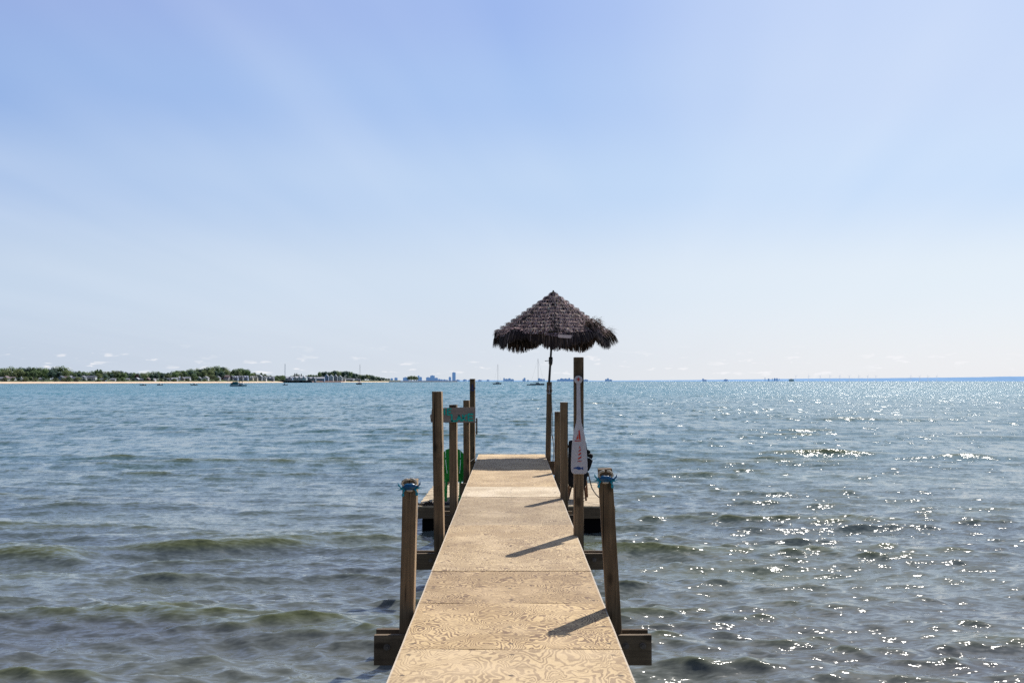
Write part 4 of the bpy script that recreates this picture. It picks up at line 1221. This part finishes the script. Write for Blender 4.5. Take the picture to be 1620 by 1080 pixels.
H_(363.5, 368, 593.6, 601, 44, 'dark', 'dark', 'narrow dark house between the hill and the row houses', 'front', nw=1, storeys=2)
for k, (a_, b_, y_) in enumerate(((369, 376, 594.4), (376.5, 384, 593.8), (384.5, 392, 594.0), (393, 400, 594.6), (400.5, 407, 594.8))):
    H_(a_, b_, y_, 602, 40 + 4*(k % 2), ('blue', 'grey', 'blue', 'cream', 'cream')[k], ('light', 'grey', 'light', 'light', 'grey')[k],
       ('pale blue row house, leftmost of the row behind the big moored boat', 'grey row house directly behind the big moored boat', 'pale blue row house, middle of the row', 'cream row house fourth in the row', 'cream row house at the right end of the row')[k], 'side', nw=3, storeys=2, dormers=2, group='row houses behind the moored boat')
H_(408, 414, 592.6, 601.5, 44, 'grey', 'light', 'tall grey white gabled house right of the row houses', 'front', nw=2, storeys=2)
H_(414.5, 421, 594.5, 602, 40, 'white', 'grey', 'white gabled house left of the dark wharf', 'front', nw=2, storeys=2)
H_(422, 433, 595.2, 602, 44, 'grey', 'light', 'long grey house with a pale roof next to the dark wharf', 'side', nw=4, dormers=2)
H_(447, 462, 595.5, 600.5, 34, 'blue', 'light', 'long pale blue waterfront building above the left of the wharf', 'side', nw=6, dormers=2)
H_(463, 484, 594.8, 600.5, 36, 'white', 'light', 'long white waterfront building above the right of the wharf', 'side', nw=7, dormers=3)
H_(485, 499, 596, 602.5, 34, 'grey', 'light', 'pale grey terrace on the point right of the wharf', 'side', nw=5, dormers=2, storeys=2)
H_(499.5, 513, 596.2, 602.5, 36, 'blue', 'light', 'pale blue grey terrace on the point, left of the gabled towers', 'side', nw=5, storeys=2)
for k, (a_, b_, y_) in enumerate(((513, 519.5, 591.8), (520, 527, 592.3), (527.5, 533.5, 592.4), (534, 541, 593.6), (541, 546.5, 596))):
    H_(a_, b_, y_, 602.6, 36, ('blue', 'white', 'grey', 'white', 'white')[k], ('light', 'light', 'light', 'light', 'grey')[k],
       ('pale blue gabled tower house, leftmost of the gabled group on the point', 'white gabled house second from left on the point', 'grey gabled house in the middle of the group on the point', 'white gabled house fourth from left on the point', 'lowest white gabled house at the right end of the group on the point')[k], 'front', nw=2, storeys=2, group='gabled houses on the point')
H_(547, 558, 598.2, 602.4, 40, 'dark', 'grey', 'low dark long house right of the white gabled houses', nw=3)
H_(561, 570, 598.6, 602.6, 40, 'grey', 'dark', 'low grey house among the trees behind the sand spit', nw=3)
H_(599, 604, 599, 602.6, 40, 'tan', 'dark', 'tiny tan hut at the end of the wooded point', nw=1)
# dark wharf in front of the buildings
wh = thing('wharf', 'long dark timber wharf on piles in front of the waterfront buildings', 'wharf', shore_pt(461, 5, 0))
WH = simple('dark wharf timber', (.035, .04, .05), .9, .3, .6)
a_, b_ = W(432, 602, 1600), W(493, 602, 1600)
d0 = 1640
xx0, xx1 = WX(432, d0), WX(492.5, d0)
obj('wharf_deck', MB().box((xx0, d0, 2.4), (xx1, d0+26, 3.5)), WH, wh, ((xx0+xx1)/2, d0, 3))
obj('back_wall', MB().box((xx0, d0+10, -1), (xx1-3, d0+25, 2.35)), WH, wh, ((xx0+xx1)/2, d0+12, 1))
for k in range(19):
    x = xx0 + (xx1-xx0)*(k+.3)/19
    obj('pile', MB().box((x-.35, d0-.05, -1), (x+.35, d0+.6, 2.38)), WH, wh, (x, d0, 0))
mb = MB()
for k in range(30):
    x = xx0 + (xx1-xx0)*k/29; mb.box((x-.07, d0+.1, 3.5), (x+.07, d0+.25, 4.5))
mb.box((xx0, d0+.1, 4.5), (xx1, d0+.25, 4.62))
obj('railing', mb, WH, wh, ((xx0+xx1)/2, d0, 4))
# lattice radio mast far behind
dm = 2600; p = W(450.8, 602, dm); top = W(450.8, 575.3, dm)
ms = thing('radio_mast', 'tall thin grey lattice radio mast rising behind the waterfront buildings', 'mast', (p.x, dm, 0))
MAST = simple('hazy grey steel', (.36, .40, .46), .7, .05, 1)
mb = MB()
for s1, s2 in ((-1,-1),(1,-1),(0,1)): mb.bar((p.x+s1*.8, dm+s2*.8, 0), (p.x+s1*.75, dm+s2*.75, top.z), .28, .28)
for k in range(40):
    z = top.z*k/40; z2 = top.z*(k+1)/40; s = 1 if k % 2 else -1
    mb.bar((p.x-s*.8, dm-.8, z), (p.x+s*.8, dm-.8, z2), .16, .16)
obj('lattice', mb, MAST, ms, (p.x, dm, 0))
obj('base', MB().box((p.x-2, dm-2, -1), (p.x+2, dm+2, 3)), MAST, ms, (p.x, dm, 0))

# ------------------------------------------------------------------ boats
def hull(L, B, Hh, sheer=.25):
    mb = MB(); n = 12; sec = []
    for i in range(n+1):
        t_ = i/n; x = -L/2 + L*t_
        wid = B/2*(1 - max(0, (t_-.45)/.55)**2.2)*(.86+.14*min(1, t_*4))
        zt_ = Hh*(1 + sheer*t_**2); zk = -.35*(1-max(0, (t_-.7)/.3)**2)
        sec.append([(x, -wid, zt_), (x, -wid*.85, Hh*.25), (x, 0, zk), (x, wid*.85, Hh*.25), (x, wid, zt_)])
    for s_ in sec: mb.v += [Vector(q) for q in s_]
    for i in range(n):
        for k in range(4): q = i*5+k; mb.f.append((q, q+5, q+6, q+1))
        q = i*5; mb.f.append((q, q+4, q+9, q+5))
    mb.f.append((0, 1, 2, 3, 4)); return mb
HULLD = simple('dark boat hull', (.035, .05, .07), .4, .1, 2)
HULLW = simple('white boat hull', (.62, .63, .66), .4, .05, 2)
TEALC = simple('teal canvas cover', (.03, .13, .15), .8, .15, 2)
SAILM = simple('mast aluminium', (.10, .11, .13), .5, .1, 2)
def boat(px, yw, Lpx, rz, label, hullm, cabin=None, mast=None, kind='motorboat', cat='boat', group=None, lw=None):
    d = CAMH*FPX/(yw-602.7)/1.0
    L = lw if lw else Lpx/FPX*d; root = thing(kind, label, cat, (WX(px, d), d, 0), 0, group)
    Mx = Matrix.Translation((WX(px, d), d, 0)) @ Matrix.Rotation(rz, 4, 'Z')
    B = L*.34; Hh = L*.12 if L < 6 else .8
    loc = Mx @ Vector((0,0,0))
    obj('hull', hull(L, B, Hh).xform(Mx), hullm, root, loc)
    if cabin:
        mb = MB(); pts = [(-L*.12, Hh), (L*.22, Hh), (L*.12, Hh+cabin), (-L*.10, Hh+cabin)]
        mb.prism([(x, z) for x, z in pts], -B*.32, B*.32)
        obj('cabin', mb.xform(Mx), HULLW, root, loc)
        mb = MB().prism([(-L*.06, Hh+cabin*.4), (L*.10, Hh+cabin*.4), (L*.08, Hh+cabin*.8), (-L*.06, Hh+cabin*.8)], -B*.33, B*.33)
        obj('window', mb.xform(Mx), GLASS, root, loc)
    if mast:
        w_ = .15
        obj('mast', MB().tube([Vector((L*.06,0,Hh)), Vector((L*.05,0,mast))], w_/2*1.3, 6).xform(Mx), SAILM, root, loc)
        obj('boom', MB().tube([Vector((L*.05,0,Hh+1.3)), Vector((-L*.32,0,Hh+1.25))], .13, 6).xform(Mx), HULLD, root, loc)
        mb = MB().tube([Vector((L*.5,0,Hh)), Vector((L*.05,0,mast*.97))], .018, 4).tube([Vector((-L*.48,0,Hh)), Vector((L*.05,0,mast*.99))], .018, 4)
        obj('rigging', mb.xform(Mx), SAILM, root, loc)
    elif kind == 'motorboat':
        mb = MB().box((-L*.56, -.22, .25), (-L*.50, .22, Hh+.45)); obj('outboard_motor', mb.xform(Mx), HULLD, root, loc)
        mb = MB().box((L*.05, -B*.3, Hh), (L*.08, B*.3, Hh+.4)); obj('windshield', mb.xform(Mx), GLASS, root, loc)
    return root, Mx, L, B, Hh
g_ = 'small boats moored off the beach'
boat(227.5, 609.6, 9.5, rad(8), 'small dark open boat moored off the beach, leftmost of all the boats', HULLD, cabin=.35, group=g_)
boat(253.5, 609.2, 9.5, rad(175), 'small dark boat moored off the beach, second from the left', HULLD, cabin=.55, group=g_)
boat(308, 609.2, 10.5, rad(5), 'small dark boat moored midway between the left pair and the big covered boat', HULLD, cabin=.45, group=g_)
boat(451.5, 609.0, 8, rad(170), 'small dark boat moored in front of the dark wharf', HULLD, cabin=.7, group=g_)
root, Mx, L, B, Hh = boat(378, 610.8, 26, rad(6), 'largest moored boat, a cruiser under a teal canvas cover', HULLW, kind='cabin_cruiser', cat='boat')
loc = Mx @ Vector((0,0,0))
mb = MB().prism([(-L*.46, Hh*.9), (-L*.05, Hh*.9), (L*.0, Hh+.9), (-L*.08, Hh+1.35), (-L*.30, Hh+1.3), (-L*.44, Hh+.5)], -B*.45, B*.45)
obj('canvas_cover', mb.xform(Mx), TEALC, root, loc)
mb = MB().prism([(L*.02, Hh*1.0), (L*.36, Hh*1.1), (L*.24, Hh+.75), (L*.06, Hh+.8)], -B*.30, B*.30)
obj('cabin', mb.xform(Mx), HULLW, root, loc)
mb = MB()
for x in (.06, .22): mb.box((L*x-.06, -B*.3, Hh+.7), (L*x+.06, -B*.3+.1, Hh+1.7)); mb.box((L*x-.06, B*.3-.1, Hh+.7), (L*x+.06, B*.3, Hh+1.7))
mb.box((L*.03, -B*.34, Hh+1.7), (L*.27, B*.34, Hh+1.82))
obj('bimini_top', mb.xform(Mx), HULLD, root, loc)
obj('dark_panel', MB().box((L*.05, -B*.47, .15), (L*.20, -B*.44, Hh*.9)).xform(Mx), HULLD, root, loc)
def top_at(py, yw): d = CAMH*FPX/(yw-602.7); return CAMH + (602.7-py)/FPX*d
boat(569.3, 608.0, 7.5, rad(72), 'sailboat with bare mast moored off the wooded point, leftmost of the sailboats', HULLD, cabin=.6, mast=top_at(576, 608.0), kind='sailboat', cat='sailboat', lw=7.5)
boat(787, 607.6, 11, rad(40), 'sailboat with bare mast on open water between the left posts and the umbrella', HULLD, cabin=.8, mast=top_at(576, 607.6), kind='sailboat', cat='sailboat', lw=8)
boat(850, 609.0, 20, rad(-5), 'sailboat with the tallest bare mast just left of the umbrella post', HULLD, cabin=.7, mast=top_at(567, 609.0), kind='sailboat', cat='sailboat', lw=8.5)
boat(838.5, 609.2, 11, rad(5), 'low dark dinghy lying beside the sailboat with the tallest mast', HULLD, kind='dinghy', cat='dinghy')

# ------------------------------------------------------------------ far blue shore
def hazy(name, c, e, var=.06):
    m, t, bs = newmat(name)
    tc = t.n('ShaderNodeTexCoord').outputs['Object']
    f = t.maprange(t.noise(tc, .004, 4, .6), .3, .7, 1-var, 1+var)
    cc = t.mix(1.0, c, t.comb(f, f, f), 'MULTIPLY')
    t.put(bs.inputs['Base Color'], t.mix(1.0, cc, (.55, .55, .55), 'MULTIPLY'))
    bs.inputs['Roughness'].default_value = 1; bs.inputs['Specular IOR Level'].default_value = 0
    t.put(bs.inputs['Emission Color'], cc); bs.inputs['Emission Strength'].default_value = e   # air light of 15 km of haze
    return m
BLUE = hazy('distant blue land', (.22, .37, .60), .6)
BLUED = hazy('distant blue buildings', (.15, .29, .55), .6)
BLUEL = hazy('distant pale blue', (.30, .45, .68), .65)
D = 15000.0
def far_ridge(name, pts, d, mat):
    mb = MB(); P = []
    rs = random.Random(4)
    for (x0, y0), (x1, y1) in zip(pts, pts[1:]):
        n = max(1, int((x1-x0)/2.5))
        for i in range(n): P.append((x0+(x1-x0)*i/n, y0+(y1-y0)*i/n + rs.uniform(-.12, .12)))
    P.append(pts[-1])
    for x, y in P:
        p = W(x, y, d); mb.v += [Vector((p.x, d-400, -5)), Vector((p.x, d, p.z)), Vector((p.x*1.02, d+2500, p.z*.8))]
    for i in range(len(P)-1):
        for k in range(2): q = i*3+k; mb.f.append((q, q+3, q+4, q+1))
    o = obj(name, mb, mat, None, (0, d, 0)); o['kind'] = 'structure'; return o
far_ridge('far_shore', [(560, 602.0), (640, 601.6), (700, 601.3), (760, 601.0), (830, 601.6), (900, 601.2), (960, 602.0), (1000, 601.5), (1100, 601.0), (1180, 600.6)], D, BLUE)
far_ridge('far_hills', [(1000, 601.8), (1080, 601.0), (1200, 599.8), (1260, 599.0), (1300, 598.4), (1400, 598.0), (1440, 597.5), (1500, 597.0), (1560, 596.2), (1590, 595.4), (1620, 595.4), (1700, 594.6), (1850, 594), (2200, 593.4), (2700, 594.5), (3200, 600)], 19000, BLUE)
def far_building(x0, x1, y, label, name='tower_block', cat='building', mat=None, group=None, y1=602.4, d=D-300, flat=True):
    a_ = W(x0, y1, d); b__ = W(x1, y, d); dep = 40
    root = thing(name, label, cat, ((a_.x+b__.x)/2, d, 0), 0, group)
    w = b__.x-a_.x
    obj('wall', MB().box((a_.x, d, -8), (b__.x, d+dep, b__.z)), mat or BLUED, root, ((a_.x+b__.x)/2, d, 0))
    if w > 12:
        obj('roof_plant', MB().box((a_.x+w*.3, d+8, b__.z), (a_.x+w*.62, d+dep-8, b__.z+w*.05+3)), mat or BLUED, root, ((a_.x+b__.x)/2, d, b__.z))
far_building(715.4, 720.6, 589.0, 'tallest blue hazed tower block of the distant city skyline', d=D-600)
far_building(709.8, 713.4, 596.2, 'short block just left of the tallest tower on the skyline')
far_building(680.5, 687.5, 594.0, 'broad stepped tower in the middle of the left skyline cluster')
far_building(674.0, 680.3, 596.8, 'lower block joined to the left of the broad stepped tower')
far_building(687.6, 692.5, 597.6, 'lower block joined to the right of the broad stepped tower', )
far_building(660.8, 663.3, 594.2, 'thin tower right behind the isolated clump of trees', d=D-500)
far_building(663.4, 667.2, 596.3, 'block right of the thin tower behind the clump of trees')
far_building(637.5, 646.0, 597.0, 'broad block left of the isolated clump of trees')
far_building(624, 628.5, 597.4, 'blue block behind the tip of the wooded point')
far_building(617.8, 621.2, 598.4, 'leftmost blue block peeping over the wooded point')
G1 = 'low blocks of the distant skyline'
lows = [(693,697,599.6),(697.5,700.2,600.0),(701,705,600.2),(705.5,708.5,600.8),(721.5,727,600.6),(732.5,738,600.2),(741,745,600.8),(756,762,600.8),(770,774,600.5)]
for a_, b__, y_ in lows:
    far_building(a_, b__, y_, 'low hazy block on the skyline near the tallest distant tower', group=G1)
for a_, b__, y_, l_ in ((796.2,798.6,597.9,'slim tower left in the jagged block group'), (798.7,803.9,599.3,'low wide block in the jagged block group between the sailboats'), (804,808,598.4,'taller block of the jagged block group between the sailboats'), (808.1,813,599.7,'right hand low block of the jagged block group between the sailboats'),
    (828.4,831.4,597.7,'small solitary tower just left of the tallest sailboat mast'), (826.6,828.3,599.6,'low step left of the small solitary tower'), (834,836.6,600.9,'tiny block between the solitary tower and the tallest mast'),
    (851,855,598.3,'tall left part of the block pair just left of the umbrella pole'), (855.1,858.8,599.4,'lower right part of the block pair just left of the umbrella pole'), (859.6,861.8,599.3,'narrow block against the umbrella pole'),
    (881.4,886.2,600.2,'low left end of the block group between umbrella pole and paddle post'), (886.3,890.8,598.6,'taller block in the group between umbrella pole and paddle post'), (890.9,899.4,599.1,'widest block between umbrella pole and paddle post'), (899.5,902.2,598.0,'highest block between umbrella pole and paddle post'), (902.3,907.5,600.0,'low right end of the block group left of the paddle post'),
    (923.5,930.5,600.4,'low block just right of the paddle head'), (957.5,960.6,599.7,'left step of the dark harbour building right of the paddle post'), (960.7,963.2,598.2,'tallest step of the dark harbour building right of the paddle post'), (963.3,968.5,600.4,'right step of the dark harbour building'),
    (1111.8,1113.4,598.8,'narrow tower on the thin shore strip far right of the paddle post'), (1113.5,1118,600.6,'low hall beside the narrow tower on the thin shore strip'), (1146,1151.6,600.0,'low dark hall on the shore strip left of the chimneys'),
    (1216,1217.2,598.6,'short thick stack left of the two tallest chimneys'), (1225.4,1227,598.2,'left of the paired thick silos on the far shore'), (1229,1230.4,598.2,'right of the paired thick silos on the far shore')):
    far_building(a_, b__, y_, l_)
far_building(1249, 1256, 599.6, 'small bright white domed hall on the far right shore', y1=602, mat=simple('white hall', (.75, .75, .78), .8, .05, .1), name='white_hall', d=D-500)
for x, y in ((1210.3, 597.0), (1221.8, 598.0), (1232.6, 598.3)):
    a_ = W(x, 602, D-300); t_ = W(x, y, D-300)
    tag(obj('chimney_stack', MB().tube([(a_.x, D-300, -8), (a_.x, D-300, t_.z)], [5, 3.6], 8), BLUED, None, (a_.x, D-300, 0)),
        'slim factory chimney on the far shore left of the wind turbines', 'chimney', 'factory chimneys on the far shore')
def turbine(px, ytop, ang, proto=None):
    d = 18400.0; a_ = W(px, 600, d); t_ = W(px, ytop, d)
    root = thing('wind_turbine', 'hazy grey blue wind turbine in the row above the distant hills', 'wind turbine', (a_.x, d, 0), 0, 'wind turbines on the far shore')
    hub = Vector((a_.x, d, t_.z))
    obj('tower', MB().tube([(a_.x, d, 0), (a_.x, d, t_.z)], [4.5, 2.6], 8), TURB, root, hub)
    obj('nacelle', MB().box(hub + Vector((-2.5, -7, -1.5)), hub + Vector((2.5, 6, 3.5))), TURB, root, hub)
    for k in range(3):
        a = ang + k*2*math.pi/3; e = hub + Vector((math.cos(a)*40, -8, math.sin(a)*40))
        obj('blade', MB().bar(hub + Vector((0,-8,0)), e, 3.6, 1.0, 1.0, .5, up=(0,1,0)), TURB, root, hub)
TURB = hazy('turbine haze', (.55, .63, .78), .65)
for i, (x, y) in enumerate(((1259, 594.6), (1279.5, 594.4), (1297.5, 594.6), (1313, 594.4), (1328.6, 594.5), (1343.5, 594.5), (1358.7, 594.6), (1372.7, 594.8), (1385.6, 594.8), (1441, 594.8), (1455, 595.2), (1468, 595.2), (1482, 594.8))):
    turbine(x, y, i*1.3 + .4)

# ------------------------------------------------------------------ light and sky
EL, AZ = rad(52.5), rad(30)
sun = bpy.data.lights.new('sun', 'SUN'); sun.energy = 5.0; sun.angle = rad(.53); sun.color = (1.0, .955, .88)
so = bpy.data.objects.new('sun', sun); COL.objects.link(so)
sd = Vector((math.sin(AZ)*math.cos(EL), math.cos(AZ)*math.cos(EL), math.sin(EL)))
so.rotation_euler = sd.to_track_quat('Z', 'Y').to_euler()
so.location = (20, 30, 60)
w = bpy.data.worlds.new('World'); scene.world = w; w.use_nodes = True
t = NT(w.node_tree); bg = w.node_tree.nodes['Background']
sky = t.n('ShaderNodeTexSky', sky_type='NISHITA'); sky.sun_disc = False
sky.sun_elevation = EL; sky.sun_rotation = AZ
sky.altitude = 170; sky.air_density = 1.0; sky.dust_density = 1.2; sky.ozone_density = 1.5
dirv = t.n('ShaderNodeTexCoord').outputs['Generated']
dz = t.sep(dirv)
el = t.m('MULTIPLY', t.m('ARCSINE', dz[2]), 180/math.pi)
az = t.m('MULTIPLY', t.m('ARCTAN2', dz[0], dz[1]), 180/math.pi)
base = sky.outputs[0]
# the air of the day: lilac blue above, milky towards the horizon and towards the sun
def lin(c): return tuple((v/255/12.92 if v <= 10 else ((v/255+.055)/1.055)**2.4) for v in c)
def elramp(st): return t.ramp(t.m('DIVIDE', el, 60, clamp=True), [(e/60, lin(c)) for e, c in st], 'B_SPLINE' if False else 'EASE')
rl = elramp([(0,(196,210,230)),(5.4,(199,216,238)),(10.6,(176,200,237)),(15.2,(148,180,232)),(20.4,(140,166,226)),(40,(140,168,226))])
rc = elramp([(0,(222,230,240)),(1.6,(216,226,240)),(5.4,(213,227,244)),(10.6,(190,214,245)),(15.6,(167,197,243)),(20.4,(160,187,240)),(40,(168,192,240))])
rr = elramp([(0,(240,242,247)),(5.4,(230,240,250)),(10.6,(202,224,252)),(15.6,(200,219,250)),(20.4,(192,213,250)),(40,(205,218,252))])
sa = t.m('COSINE', t.m('MULTIPLY', t.m('SUBTRACT', az, 30), math.pi/180))
air = t.mix(t.maprange(sa, .866, 1.0), t.mix(t.maprange(sa, .545, .866), rl, rc), rr)
air = t.mix(1.0, air, (10.0, 10.0, 10.0), 'MULTIPLY')
base = t.mix(t.maprange(el, 21, 45, .9, .2), base, air)
dim = t.mix(t.maprange(el, 42, 70), t.mix(t.maprange(sa, -.6, .45), (.38, .38, .40), (1, 1, 1)), (.42, .44, .48))
base = t.mix(1.0, base, dim, 'MULTIPLY')
pl_ = t.m('DIVIDE', 1.0, t.m('ADD', t.m('MAXIMUM', dz[2], 0), .06))
pxy = t.comb(t.m('MULTIPLY', dz[0], pl_), t.m('MULTIPLY', dz[1], pl_), 0)
rot = t.n('ShaderNodeVectorRotate', rotation_type='Z_AXIS'); t.put(rot.inputs['Vector'], pxy); rot.inputs['Angle'].default_value = rad(-82)
ci = t.noise(t.vm('MULTIPLY', rot.outputs[0], (.16, 1.0, 1)), 1.0, 3, .5, .2)
cirrus = t.m('MULTIPLY', t.maprange(ci, .40, .70, 0, .26), t.maprange(el, 2, 12, .3, 1))
base = t.mix(cirrus, base, (8.6, 9.2, 10.0))
# fair weather cumulus low over the far shore
cv = t.comb(t.m('MULTIPLY', az, .75), t.m('MULTIPLY', el, 3.4), 0)
cn = t.noise(cv, 1.0, 4, .55, .1)
low = t.noise(t.comb(t.m('MULTIPLY', az, .25), t.m('MULTIPLY', el, 2.0), 3), 1.0, 3, .5)
band = t.m('MULTIPLY', t.m('MULTIPLY', t.maprange(el, .15, .5, .3, 1), t.maprange(el, 1.0, 2.0, 1, 0)), t.maprange(low, .42, .56, .25, 1))
cl = t.m('MULTIPLY', t.maprange(cn, .585, .66, 0, .85, True), band)
base = t.mix(cl, base, (9.3, 9.3, 9.6))
t.put(bg.inputs['Color'], base); bg.inputs['Strength'].default_value = .10

# ------------------------------------------------------------------ render settings
scene.view_settings.view_transform = 'Standard'; scene.view_settings.look = 'None'
scene.view_settings.exposure = 0; scene.view_settings.gamma = 1
scene.render.engine = 'CYCLES'
cy = scene.cycles
cy.use_denoising = False
try: cy.denoiser = 'OPENIMAGEDENOISE'
except Exception: pass
cy.max_bounces = 6; cy.diffuse_bounces = 3; cy.glossy_bounces = 3
cy.sample_clamp_indirect = 4; cy.sample_clamp_direct = 12
cy.caustics_reflective = False; cy.caustics_refractive = False
cy.use_adaptive_sampling = False
scene.render.film_transparent = False
